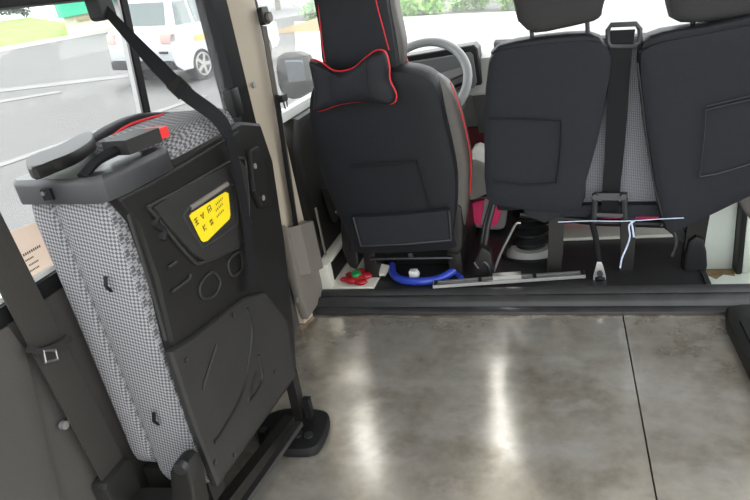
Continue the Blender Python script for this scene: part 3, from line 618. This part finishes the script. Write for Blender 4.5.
# grey lower cushion edge below the backrest
b = new(); box(b, (-.24, 2.03, .285), (.62, 2.5, .36)); obj('bench_cushion', b, 'leather', K, bevel=.03)
b = new(); pad(b, [(-0.149, 1.97, 0.339), (-0.063, 1.97, 0.341), (0.029, 1.97, 0.322), (-0.01, 1.97, 0.295), (-0.067, 1.97, 0.268), (-0.122, 1.97, 0.294)], (0, -.012, 0), (0, .03, 0), power=4, edge=.4); obj('cover_flap', b, 'leather2', K)
b = new(); pad(b, [(-0.041, 1.985, 0.327), (0.111, 1.985, 0.321), (0.3, 1.985, 0.31), (0.318, 1.985, 0.285), (0.307, 1.985, 0.268), (0.111, 1.985, 0.275), (-0.03, 1.985, 0.286)], (0, -.02, 0), (0, .05, 0), power=5, edge=.4); obj('lower_valance', b, 'leather2', K)
# headrests and posts
b = new(); pad(b, [(-0.11, 1.95, 1.095), (-0.119, 1.95, 0.956), (-0.104, 1.95, 0.92), (-0.068, 1.95, 0.892), (0.004, 1.95, 0.894), (0.076, 1.95, 0.9), (0.109, 1.95, 0.907), (0.122, 1.95, 0.937), (0.126, 1.95, 1.056)], (0, -.05, 0), (0, .05, 0), power=5, edge=.35, smooth=2); hl_ = obj('headrest', b, 'headrest', K)
b = new(); cyl(b, (-0.078, 1.95, 0.916), (-0.076, 1.95, 0.853), .0065, 10); cyl(b, (0.079, 1.95, 0.916), (0.081, 1.95, 0.838), .0065, 10); pieces('headrest_post', b, 'dsteel', hl_)
b = new(); pad(b, [(0.287, 1.95, 1.054), (0.29, 1.95, 0.907), (0.308, 1.95, 0.875), (0.349, 1.95, 0.862), (0.472, 1.95, 0.86), (0.589, 1.95, 0.863), (0.609, 1.95, 0.895), (0.597, 1.95, 1.002)], (0, -.05, 0), (0, .05, 0), power=5, edge=.35, smooth=2); hr_ = obj('headrest', b, 'headrest', K)
b = new(); cyl(b, (0.353, 1.95, 0.893), (0.359, 1.95, 0.829), .0065, 10); cyl(b, (0.541, 1.95, 0.891), (0.548, 1.95, 0.834), .0065, 10); pieces('headrest_post', b, 'dsteel', hr_)
# legs and frame
for pts, w in (([(-0.029, 2.02, 0.309), (-0.034, 2.02, 0.176), (-0.051, 2.02, 0.007)], .05), ([(0.202, 2.03, 0.291), (0.201, 2.03, 0.124), (0.192, 2.03, 0.005)], .045), ([(0.422, 2.04, 0.274), (0.412, 2.04, 0.167), (0.404, 2.04, 0.027)], .06)):
    b = new(); strip(b, smooth_path(pts, 3), (1, 0, 0), w, .035); obj('leg', b, 'plastic', K, bevel=.005)
b = new(); tube(b, [(-0.154, 2.05, 0.27), (0.115, 2.05, 0.225), (0.428, 2.05, 0.198)], .014, 10); obj('frame_tube', b, 'plastic', K)
b = new(); strip(b, [(0.288, 2.05, 0.296), (0.343, 2.05, 0.191), (0.394, 2.05, 0.145)], (1, 0, .2), .03, .02); obj('frame_strut', b, 'plastic', K, bevel=.003)
b = new(); pad(b, [(0.39, 2.03, 0.161), (0.431, 2.03, 0.167), (0.449, 2.03, 0.069), (0.433, 2.03, 0.016), (0.377, 2.03, 0.041)], (0, -.03, 0), (0, .04, 0), power=4, edge=.4, smooth=2); obj('hinge_cover', b, 'rubber', K)
b = new(); tube(b, smooth_path([(0.3, 1.99, 0.227), (0.32, 1.99, 0.24), (0.347, 1.99, 0.174), (0.337, 1.99, 0.115)], 5), .006, 8); obj('hinge_spring', b, 'dsteel', K)
b = new(); pad(b, [(0.488, 2, 0.37), (0.572, 2, 0.402), (0.61, 2, 0.279), (0.565, 2, 0.223), (0.527, 2, 0.284)], (0, -.02, 0), (0, .1, 0), power=4, edge=.4); obj('side_cover', b, 'leather_lit', K)

# centre belt of the bench
B4 = thing('seat_belt', (.13, 1.9, .3), 'black centre seat belt running straight down between the two bench backrests', 'seat belt')
b = new(); strip(b, smooth_path([(0.171, 1.898, 0.871), (0.164, 1.906, 0.789), (0.156, 1.927, 0.579), (0.143, 1.947, 0.379), (0.137, 1.955, 0.3)], 5), (1, 0, 0), [.064-.0007*i for i in range(21)], .004); obj('webbing', b, 'webbing', B4)
b = new(); tube(b, [V(p) for p in [(0.132, 1.9, 0.876), (0.14, 1.9, 0.888), (0.205, 1.9, 0.882), (0.215, 1.9, 0.867), (0.216, 1.9, 0.832), (0.203, 1.9, 0.823), (0.14, 1.9, 0.831), (0.132, 1.9, 0.843)]], .007, 8, True); obj('belt_slot', b, 'dsteel', B4)
b = new(); strip(b, [(0.09, 1.93, 0.368), (0.18, 1.93, 0.362)], (0, 0, 1), .024, .014); strip(b, [(0.09, 1.93, 0.306), (0.187, 1.93, 0.297)], (0, 0, 1), .012, .014)
for x in (593, 624):
    pass
tube(b, [(0.094, 1.93, 0.375), (0.089, 1.93, 0.277)], .010, 8); tube(b, [(0.18, 1.93, 0.373), (0.184, 1.93, 0.283)], .010, 8); obj('anchor_bar', b, 'dsteel', B4, bevel=.002)
b = new()
for p in ((0.093, 1.922, 0.371), (0.177, 1.922, 0.366)): cyl(b, p, V(p)-V((0, .012, 0)), .010, 10)
pieces('anchor_bolt', b, 'dsteel', B4)

# buckle stalk bolted to the cab floor
B5 = thing('buckle_stalk', (.1, 1.95, .05), 'black buckle stalk with metal eye bolted to the cab floor under the bench belt', 'buckle')
b = new(); tube(b, smooth_path([V(p) for p in [(0.079, 1.97, 0.29), (0.097, 1.97, 0.194), (0.106, 1.97, 0.102)]], 5), .010, 8); obj('stalk', b, 'webbing', B5)
b = new(); pad(b, [(0.098, 1.955, 0.118), (0.114, 1.955, 0.117), (0.127, 1.955, 0.063), (0.127, 1.955, 0.043), (0.085, 1.955, 0.044), (0.085, 1.955, 0.064)], (0, -.004, 0), (0, .004, 0), power=8, edge=.7); ep = obj('eye_plate', b, 'alu', B5)
b = new(); q = V((0.107, 1.948, 0.078)); cyl(b, q, q-V((0, .008, 0)), .010, 12); obj('eye_bolt', b, 'dsteel', ep)
b = new(); q = V((0.107, 1.955, 0.032)); ball(b, (q.x, q.y+.01, .055), .022, 1, 1, .6); obj('floor_bolt', b, 'rubber', B5)

# string tied along the bench frame with a loose end
ST = thing('string', (.17, 1.96, .2), 'pale blue string tied under the bench with one loose end hanging', 'string')
b = new(); tube(b, smooth_path([(-0.023, 1.915, 0.289), (0.076, 1.915, 0.288), (0.182, 1.915, 0.282), (0.285, 1.915, 0.284), (0.353, 1.915, 0.284)], 4), .0016, 6); obj('tied_string', b, 'cordblue', ST)
b = new(); tube(b, smooth_path([(0.209, 1.912, 0.282), (0.194, 1.912, 0.266), (0.197, 1.912, 0.23), (0.189, 1.912, 0.195), (0.174, 1.912, 0.152), (0.168, 1.912, 0.115)], 5), .0028, 6); tube(b, smooth_path([(0.2, 1.912, 0.283), (0.206, 1.912, 0.251), (0.209, 1.912, 0.226)], 4), .003, 6); obj('loose_end', b, 'cordblue', ST)

# ================================================================== THINGS ON THE CAB FLOOR
HB = thing('handbrake_lever', (-.30, 2.0, .05), "dark steel handbrake lever between the driver's seat and the bench", 'lever')
b = new(); tube(b, [(-0.308, 2.02, 0.064), (-0.267, 2.02, 0.246), (-0.224, 2.02, 0.384)], [.010, .011, .012], 10); tube(b, [(-0.324, 2.02, 0.055), (-0.281, 2.02, 0.246), (-0.248, 2.02, 0.341)], .006, 8); obj('lever_arm', b, 'dsteel', HB)
b = new(); pad(b, [(-0.342, 2, 0.032), (-0.323, 2, 0.124), (-0.292, 2, 0.176), (-0.262, 2, 0.155), (-0.258, 2, 0.064), (-0.255, 2, 0.014)], (0, -.02, 0), (0, .03, 0), power=5, edge=.5); obj('lever_bracket', b, 'plastic', HB)
b = new(); tube(b, smooth_path([(-0.325, 1.98, 0.118), (-0.309, 1.98, 0.092), (-0.288, 1.98, 0.117), (-0.272, 1.98, 0.092), (-0.273, 1.98, 0.042)], 4), .006, 8); obj('lever_spring', b, 'dsteel', HB)
b = new(); tube(b, smooth_path([(-0.261, 2.02, 0.054), (-0.233, 2.02, 0.124), (-0.192, 2.02, 0.203), (-0.168, 2.02, 0.245), (-0.151, 2.02, 0.248)], 5), .0045, 8); obj('lever_rod', b, 'alu', HB)
GB = thing('gear_lever', (-.13, 2.2, .05), 'gear lever base with black rubber bellows and a cable ring on the cab floor', 'gear lever')
b = new(); c = V((-.13, 2.2, .05)); pr = [(.085, .0), (.088, .02)]
rings = []
for i in range(22):
    t = i/21; rings.append((.068+.011*math.cos(t*math.pi*8)-.012*t, .015+.15*t))
tube(b, [c+V((0, 0, z)) for _, z in rings], [r for r, _ in rings], 20); obj('bellows', b, 'rubber', GB)
b = new(); tube(b, [c+V((0, -.01, 0)), c+V((0, -.01, .012)), c+V((0, -.01, .03))], [.098, .094, .075], 24); obj('base_plate', b, 'greycloth', GB)
b = new(); tube(b, smooth_path([c+V((.115*math.cos(a), .06*math.sin(a)-.05, .02+.012*math.sin(a))) for a in [2*math.pi*k/10 for k in range(10)]], 4, True), .006, 8, True); obj('cable_ring', b, 'rubber', GB)
# cream strip painting in the lit cab floor, and pink things beyond the bench
b = new(); box(b, (-.16, 2.28, .05), (.42, 2.43, .064)); struct('lit_floor_strip', b, 'cream', bevel=.005)
PB = thing('pink_bag', (-.33, 2.43, .05), "hot pink bag with pale edges on the floor beside the driver's seat", 'bag')
b = new(); pad(b, [(-0.396, 2.43, 0.156), (-0.367, 2.43, 0.191), (-0.261, 2.43, 0.185), (-0.238, 2.43, 0.156), (-0.243, 2.43, 0.082), (-0.271, 2.43, 0.06), (-0.364, 2.43, 0.074), (-0.404, 2.43, 0.119)], (0, -.04, 0), (0, .05, 0), power=4, edge=.5, smooth=2); obj('bag_body', b, 'greycloth', PB)
b = new(); pad(b, [(-0.384, 2.39, 0.18), (-0.356, 2.39, 0.206), (-0.273, 2.39, 0.21), (-0.255, 2.39, 0.173), (-0.268, 2.39, 0.11), (-0.299, 2.39, 0.084), (-0.358, 2.39, 0.096), (-0.388, 2.39, 0.135)], (0, -.02, 0), (0, .02, 0), power=5, edge=.5, smooth=2); obj('bag_front', b, 'pink', PB)
b = new(); strip(b, [(-0.307, 2.365, 0.221), (-0.334, 2.365, 0.096)], (1, 0, 0), .016, .004); obj('bag_strap', b, 'greycloth', PB)
PM = thing('pink_mat', (.1, 2.45, .05), 'folded hot pink cloth lying on the cab floor under the bench', 'cloth')
b = new()
for x0, x1 in ((-.05, .36),): box(b, (x0, 2.445, .051), (x1, 2.62, .098))
obj('folded_cloth', b, 'pink', PM, bevel=.012)
# blue hose
HS = new(); tube(HS, smooth_path([(-.665, 2.06, .075), (-.645, 1.995, .069), (-.60, 1.945, .068), (-.53, 1.93, .068), (-.46, 1.945, .068), (-.405, 1.99, .08), (-.39, 2.03, .095)], 8), .0155, 12)
hs = thing('hose', (-.53, 1.93, .05), "bent blue hose lying on the floor under the driver's seat", 'hose')
obj('hose_tube', HS, 'blue', hs)
b = new(); tube(b, [(-.392, 1.985, .066), (-.372, 1.952, .066)], .010, 10); obj('hose_end', b, 'blue', hs)
# white plug
PG = thing('plug', (-.56, 1.99, .05), 'small white cable plug with a tan tip inside the blue hose loop', 'plug')
b = new(); q = V((-.556, 1.985, .072)); ball(b, q, .020, 1.0, .9, .9); box(b, q+V((-.018, -.02, -.012)), q+V((.012, .01, .018))); obj('plug_body', b, 'white', PG, bevel=.003)
b = new(); box(b, q+V((-.004, -.045, -.020)), q+V((.022, -.018, -.004))); obj('plug_tip', b, 'brown', PG, bevel=.003)
# wiper blade on the sill
WB = thing('wiper_blade', (-.2, 1.9, .06), 'silver grey wiper blade lying across the front of the cab floor', 'wiper blade')
a, c = V((-.468, 1.890, .068)), V((.060, 1.950, .068)); u = (c-a).normalized(); w = V((-u.y, u.x, 0))
b = new(); strip(b, [a, c], w, .012, .012); obj('blade_rail', b, 'alu', WB, bevel=.002)
b = new(); strip(b, [a+w*.026, a+w*.026+u*.16, a.lerp(c, .5)+w*.03, c+w*.024-u*.16, c+w*.024], w, [.008, .010, .012, .010, .008], .014); obj('blade_frame', b, 'alu', WB, bevel=.002)
b = new()
for t in (.02, .32, .68, .985): strip(b, [a.lerp(c, t)-w*.004, a.lerp(c, t)+w*.03], u, .012, .016)
pieces('blade_claw', b, 'dsteel', WB, bevel=.002)
b = new(); strip(b, [a.lerp(c, .5)-u*.05+w*.018+V((0, 0, .012)), a.lerp(c, .5)+u*.05+w*.018+V((0, 0, .012))], w, .028, .014); obj('blade_clip', b, 'alu', WB, bevel=.004)
# red toy with green disc
RT = thing('red_ornament', (-.77, 1.95, .06), "red lobed ornament with a green centre on the cream sill beside the driver's seat", 'ornament')
b = new(); q = V((-.778, 1.953, .078))
for k in range(6):
    a_ = k*math.pi/3+.3+random.uniform(-.3, .3); d_ = random.uniform(.02, .045); ball(b, q+V((math.cos(a_)*d_-.008, math.sin(a_)*d_, random.uniform(-.004, .004))), random.uniform(.018, .028), 1.3, .8, .55, 12, 8)
ball(b, q, .035, 1, 1, .55, 14, 8); obj('lobes', b, 'redcloth', RT)
b = new(); tube(b, [q+V((0, -.006, .014)), q+V((0, -.006, .025))], .019, 18); obj('centre', b, 'green', RT, label='green round centre')
SP = new(); prism(SP, [(-.72, 1.99, .064), (-.675, 1.985, .064), (-.665, 2.03, .075), (-.70, 2.04, .08)], (0, 0, .012))
obj('paper_scrap', SP, 'cream', label="crumpled cream paper scrap between red ornament and driver's seat base", cat='paper')

# ================================================================== DASHBOARD AND WHEEL
DB = thing('dashboard', (0, 3.0, .5), 'grey dashboard with boxed instrument cluster below the windshield', 'dashboard')
b = new(); prism(b, [(-.95, 2.62, .60), (-.95, 2.70, .735), (-.95, 3.24, .80), (-.95, 3.24, .30), (-.95, 2.80, .30)], (1.85, 0, 0)); obj('dash_body', b, 'dash_sunlit', DB, bevel=.03)
b = new(); prism(b, [(-.36, 2.66, .50), (-.36, 2.60, .60), (-.36, 2.72, .62), (-.36, 2.85, .30), (-.36, 2.75, .30)], (.30, 0, 0)); obj('lower_panel', b, 'dash', DB, bevel=.01)
b = new(); box(b, (-.42, 2.70, .12), (.10, 2.78, .44)); obj('lower_trim', b, 'maroon', DB, bevel=.01)
b = new(); pad(b, [(-0.679, 2.66, 0.762), (-0.647, 2.66, 0.792), (-0.341, 2.66, 0.802), (-0.326, 2.66, 0.784), (-0.318, 2.66, 0.634), (-0.334, 2.66, 0.601), (-0.413, 2.66, 0.597), (-0.6, 2.66, 0.609), (-0.689, 2.66, 0.632)], (0, -.02, 0), (0, .14, .0), power=10, edge=.7, smooth=0); bn = obj('cluster_hood', b, 'plastic', DB)
b = new(); pad(b, [(-0.648, 2.635, 0.745), (-0.627, 2.635, 0.768), (-0.357, 2.635, 0.775), (-0.346, 2.635, 0.762), (-0.34, 2.635, 0.649), (-0.355, 2.635, 0.626), (-0.591, 2.635, 0.635), (-0.657, 2.635, 0.651)], (0, -.008, 0), (0, .01, 0), power=12, edge=.6); obj('cluster_face', b, 'dash', bn)
SW = thing('steering_wheel', (-.47, 2.5, .72), "grey steering wheel seen past the driver's headrest", 'steering wheel')
wc = V((-0.534, 2.48, 0.701)); nrm = V((0, -.80, .60)).normalized(); ux = V((1, 0, 0)); uy = nrm.cross(ux)
R_ = .18
b = new(); tube(b, [wc+(ux*math.cos(a)+uy*math.sin(a))*R_ for a in [2*math.pi*k/48 for k in range(48)]], .019, 12, True); obj('rim', b, 'wheelgrey', SW)
b = new(); pad(b, [wc-nrm*.02+(ux*x+uy*y) for x, y in rrect(0, -.01, .15, .13, .05)], nrm*.03, nrm*-.03, power=4, edge=.4); obj('hub', b, 'dash', SW)
for ang in (10, 170, 265):
    a_ = math.radians(ang); b = new(); d_ = ux*math.cos(a_)+uy*math.sin(a_)
    strip(b, [wc-nrm*.015+d_*.05, wc+d_*R_*.96], nrm.cross(d_), [.045, .03], .014); obj('spoke', b, 'dash', SW, bevel=.003)
b = new(); tube(b, [wc-nrm*.03, wc-nrm*.22], .045, 16); obj('column', b, 'plastic', SW)
b = new(); tube(b, smooth_path([(-0.436, 2.56, 0.65), (-0.401, 2.56, 0.662), (-0.367, 2.56, 0.667)], 4), .008, 8); obj('stalk', b, 'rubber', SW)
KY = thing('key_ring', (-.37, 2.6, .6), 'bright wire key ring hanging below the right of the steering wheel', 'key ring')
b = new(); tube(b, smooth_path([V(p) for p in [(-0.42, 2.55, 0.625), (-0.402, 2.55, 0.635), (-0.388, 2.55, 0.609), (-0.392, 2.55, 0.571), (-0.415, 2.55, 0.548)]], 5), .004, 8); obj('ring', b, 'steel', KY)

# ================================================================== OUTSIDE
def gz(x, y):
    if x > -1: return -.6
    if x > -17.2: return -.7-.1*x
    return 1.02+(-17.2-x)*.02
b = new()
xs = [-60, -40, -26, -17.2, -12, -8, -4, -1, 2, 8, 20, 40]; ys = [-12, -4, 0, 4, 8, 12, 16, 20, 26, 34, 46, 60]
g = [[b.verts.new((x, y, gz(x, y))) for y in ys] for x in xs]
for i in range(len(xs)-1):
    for j in range(len(ys)-1): b.faces.new((g[i][j], g[i+1][j], g[i+1][j+1], g[i][j+1]))
struct('ground', b, 'asphalt')
def painted(p0, p1, w):
    b = new(); p0, p1 = V(p0), V(p1); s = (p1-p0).cross(V((0, 0, 1))).normalized()*w/2; s.z = -.1*s.x; up = V((0, 0, .006))
    prism(b, [p0-s+up, p1-s+up, p1+s+up, p0+s+up], (0, 0, .004)); return b
k = 0
for p0, p1, w in (((-11.368, 9.042, 0.437), (-8.64, 11.101, 0.164), .5), ((-6.173, 4.493, -0.083), (-5.609, 8.941, -0.139), .16), ((-10.02, 7.863, 0.302), (-8.953, 9.466, 0.195), .3)):
    k += 1; o = obj('road_line', painted(p0, p1, w), 'lineP', kind='structure')
# kerb and grass verge
b = new(); prism(b, [(-17.2, 8, 1.0), (-17.2, 40, 1.0), (-17.5, 40, 1.0), (-17.5, 8, 1.0)], (0, 0, .16)); struct('kerb', b, 'kerb')
b = new(); prism(b, [(-20, 10, .9), (-20, 10, 1.08), (-21.5, 10, 1.6), (-24, 10, 2.25), (-26, 10, 2.3), (-26, 10, .9)], (0, 15.2, 0))
obj('grass_verge', b, 'grass', kind='structure')

def tree(name, c, r, h, n, leaf, label, group, trunk=True, cat='tree'):
    T = thing(name, c, label, cat, group); c = V(c)
    if trunk:
        b = new(); tube(b, smooth_path([c-V((0, 0, .1)), c+V((.1, 0, h*.35)), c+V((-.05, .1, h*.75))], 4), [.16-.012*i for i in range(9)], 8); obj('trunk', b, 'bark', T)
    b = new()
    cl = [c+V((random.uniform(-r, r)*.8, random.uniform(-r, r)*.8, random.uniform(h*.3 if trunk else .1, h))) for _ in range(max(6, int(n/110)))]
    for i in range(n):
        q = random.choice(cl)+V((random.gauss(0, .3), random.gauss(0, .3), random.gauss(0, .25)))*r*.6
        if q.z < c.z: q.z = c.z+random.random()*.3
        s = random.uniform(.07, .16)*(1+r*.12)
        a = V((random.gauss(0, 1), random.gauss(0, 1), random.gauss(0, .6))).normalized(); d_ = frame3(a)[0]
        vs = [b.verts.new(q+a*s), b.verts.new(q+d_*s*.45), b.verts.new(q-a*s), b.verts.new(q-d_*s*.45)]
        b.faces.new(vs)
    obj('foliage', b, leaf, T)
for x, y, r, h, lab in (
    (-13.4, 30, 1.3, 4.2, 'bright green tree farthest left beyond the windshield'),
    (-8.4, 31, 1.3, 4.0, 'bright green tree straight above the top of the steering wheel'),
    (-3.6, 30, 1.3, 3.6, 'bright green tree beside the left bench headrest'),
    (3.2, 28.5, 1.0, 3.4, 'pale green tree seen between the two bench headrests')):
    tree('tree', (x, y, gz(x, y)), r, h, 2000, 'leafA', lab, 'trees ahead of the van')
for x, y, r, h, lab in ((-8.4, 23.3, .85, 1.3, "low green shrub just right of the driver's headrest top"), (-6.6, 23.5, .85, 1.2, 'low green shrub straight above the steering wheel rim'), (-4.75, 23.2, .85, 1.4, 'low green shrub above the instrument cluster'), (-2.95, 24.2, .8, 1.2, 'low green shrub second to the left of the left bench headrest'), (-1.2, 23.2, .8, 1.3, 'low green shrub touching the left bench headrest in view'), (1.4, 22.9, .7, .7, 'low green shrub above the centre belt slot'), (3.7, 22.9, .7, .7, 'low green shrub touching the right bench headrest in view')):
    tree('shrub', (x, y, gz(x, y)), r, h, 1500, 'leafA', lab, 'shrubs ahead of the van', False, 'shrub')
b = new(); prism(b, [(-13.5, 9, gz(-13.5, 9)+.01), (-1, 3.9, -.59), (14, 3.9, -.59), (14, 22.5, -.59), (-1, 22.5, -.59), (-13.5, 22.5, gz(-13.5, 9)+.01)][1:5], (0, 0, .012))
prism(b, [(-1, 4.2, -.59), (-1, 22.5, -.59), (-9.5, 22.5, .26), (-5.2, 12, -.17)], (0, 0, .012)); struct('sunlit_ground', b, 'kerb')  # pale slab paints strong sunlight onto the ground ahead
for x, y, lab in ((-24.6, 22.6, 'dark green hedge shrub at the far left beyond the grass'), (-24.6, 24.9, 'dark green hedge shrub right of another beyond the grass')):
    tree('hedge_shrub', (x, y, 2.24), .7, 1.7, 1400, 'leafB', lab, 'hedge beyond the grass verge', False, 'shrub')
# pale building with a green fascia, across the road
BD = thing('building', (-19, 23.5, 1.1), 'pale roadside building with a teal green fascia across the road', 'building')
b = new(); box(b, (-19.6, 22.3, 1.0), (-14.0, 28, 3.2)); obj('wall', b, 'wallpale', BD)
b = new(); box(b, (-19.6, 22.05, 1.85), (-13.9, 22.30, 4.2)); obj('fascia', b, 'greenpaint', BD)
b = new(); box(b, (-18.9, 22.22, 1.62), (-17.6, 22.30, 1.72)); obj('wall_strip', b, 'brown', BD)
BE = new(); prism(BE, [(-9.6, 18.6, -.2), (-5.4, 18.6, -.2), (-5.4, 18.6, .62), (-7.2, 18.6, .40), (-9.6, 18.6, .12)], (0, .3, 0))
obj('boundary_wall', BE, 'brown', label="low tan boundary wall seen through the driver's door window", cat='wall')

# white SUV parked alongside
C = thing('car', (-6.45, 10.47, -.06), 'white SUV with a blue number plate parked on the road outside', 'car')
x0, x1, yr = -8.12, -6.45, 9.62   # left side, right side, rear face
zr = -.06
def Y(v): return yr+v
prof = [(0.06, .42), (0, .62), (.02, .95), (.10, 1.08), (.30, 1.14), (2.5, 1.12), (3.5, 1.0), (3.8, .85), (3.85, .45), (3.7, .30), (.25, .30)]
b = new(); prism(b, [(x0, Y(y), zr+z) for y, z in prof], (x1-x0, 0, 0)); obj('body', b, 'carpaint', C, bevel=.07)
b = new()
lo = [(x0+.06, Y(.18), zr+1.10), (x1-.06, Y(.18), zr+1.10), (x1-.06, Y(2.8), zr+1.08), (x0+.06, Y(2.8), zr+1.08)]
hi = [(x0+.22, Y(.42), zr+1.66), (x1-.22, Y(.42), zr+1.66), (x1-.24, Y(2.2), zr+1.68), (x0+.24, Y(2.2), zr+1.68)]
a = [b.verts.new(p) for p in lo]; d_ = [b.verts.new(p) for p in hi]
b.faces.new(a[::-1]); b.faces.new(d_)
for k in range(4): b.faces.new((a[k], a[(k+1) % 4], d_[(k+1) % 4], d_[k]))
obj('cabin', b, 'carpaint', C, bevel=.04)
def quad_on(p00, p10, p11, p01, s0, s1, t0, t1, outw):
    p00, p10, p11, p01 = map(V, (p00, p10, p11, p01))
    f = lambda s, t: (p00.lerp(p10, s)).lerp(p01.lerp(p11, s), t)
    b = new(); prism(b, [f(s0, t0)+V(outw), f(s1, t0)+V(outw), f(s1, t1)+V(outw), f(s0, t1)+V(outw)], V(outw)*-.9); return b
obj('rear_window', quad_on(lo[0], lo[1], hi[1], hi[0], .1, .9, .12, .85, (0, -.012, .006)), 'carglass', C)
for s0, s1 in ((.05, .24), (.28, .58), (.62, .92)): obj('side_window', quad_on(lo[1], lo[2], hi[2], hi[1], s0, s1, .1, .85, (.012, 0, .006)), 'carglass', C)
b = new(); box(b, (x0+.02, yr-.06, zr+.34), (x1-.02, yr+.14, zr+.52)); bp_ = obj('rear_bumper', b, 'rubber', C, bevel=.04)
b = new(); box(b, (x0+.68, yr-.03, zr+.74), (x1-.68, yr+.0, zr+.88)); obj('number_plate', b, 'plate', C, bevel=.005)
for xa, xb in ((x0+.02, x0+.22), (x1-.24, x1-.0)):
    b = new(); box(b, (xa, yr-.02, zr+.84), (xb, yr+.2, zr+1.04)); obj('tail_lamp', b, 'lamp_red', C, bevel=.03)
b = new(); box(b, (x1-.30, yr-.045, zr+.66), (x1-.1, yr-.0, zr+.70)); obj('reflector', b, 'tyre', C, bevel=.005)
b = new(); box(b, (x1-.02, Y(.72), zr+.80), (x1+.015, Y(1.1), zr+.92)); obj('side_marker', b, 'lamp_amber', C, bevel=.01)
for xw in (x0+.10, x1-.12):
    for yw in (.85, 3.15):
        sg = 1 if xw > (x0+x1)/2 else -1
        b = new(); q = V((xw, Y(yw), zr+.335)); tube(b, [q-V((.11, 0, 0)), q-V((.09, 0, 0)), q+V((.09, 0, 0)), q+V((.125 if sg > 0 else .11, 0, 0))], [.30, .345, .345, .30], 28); wh = obj('wheel', b, 'tyre', C)
        b = new()
        cyl(b, q+V((sg*.115, 0, 0)), q+V((sg*.135, 0, 0)), .06, 16)
        for k in range(5):
            a_ = 2*math.pi*k/5; dd = V((0, math.cos(a_), math.sin(a_))); strip(b, [q+V((sg*.128, 0, 0))+dd*.04, q+V((sg*.13, 0, 0))+dd*.21], V((0, -math.sin(a_), math.cos(a_))), .07, .02)
        tube(b, [q+V((sg*.128, 0, 0))+V((0, math.cos(t), math.sin(t)))*.22 for t in [2*math.pi*k/28 for k in range(28)]], .018, 8, True)
        obj('wheel_rim', b, 'alu', wh)

C.scale = (.9, .9, .9)
C.rotation_euler = (Matrix.Rotation(.0997, 3, 'Y') @ Matrix.Rotation(-.16, 3, 'Z')).to_euler()

# ================================================================== LIGHT, CAMERA
w = bpy.data.worlds.new('daylight'); sc.world = w; w.use_nodes = True
bg = w.node_tree.nodes['Background']; bg.inputs[0].default_value = (.93, .97, 1.0, 1); bg.inputs[1].default_value = 2.2
sl = bpy.data.lights.new('sun', 'SUN'); sl.energy = 1.2; sl.angle = math.radians(6); sl.color = (1, .96, .9)
so = bpy.data.objects.new('sun', sl); COL.objects.link(so)
so.rotation_euler = V((.25, -.55, -.80)).to_track_quat('-Z', 'Y').to_euler()

cam = bpy.data.cameras.new('camera'); cam.lens = 28.8; cam.sensor_width = 36; cam.sensor_fit = 'HORIZONTAL'; cam.clip_start = .02; cam.clip_end = 300
co = bpy.data.objects.new('camera', cam); COL.objects.link(co)
Rm = Matrix(((0.95219015, 0.03290397, 0.30372891), (0.26073681, 0.43060316, -0.86405858), (-0.15921759, 0.90194138, 0.40143681)))
co.matrix_world = Matrix.Translation((0, 0, 1.1)) @ Rm.to_4x4()
sc.camera = co
vs = sc.view_settings
vs.view_transform = 'Standard'; vs.look = 'None'; vs.exposure = .6; vs.gamma = 1; vs.use_curve_mapping = False
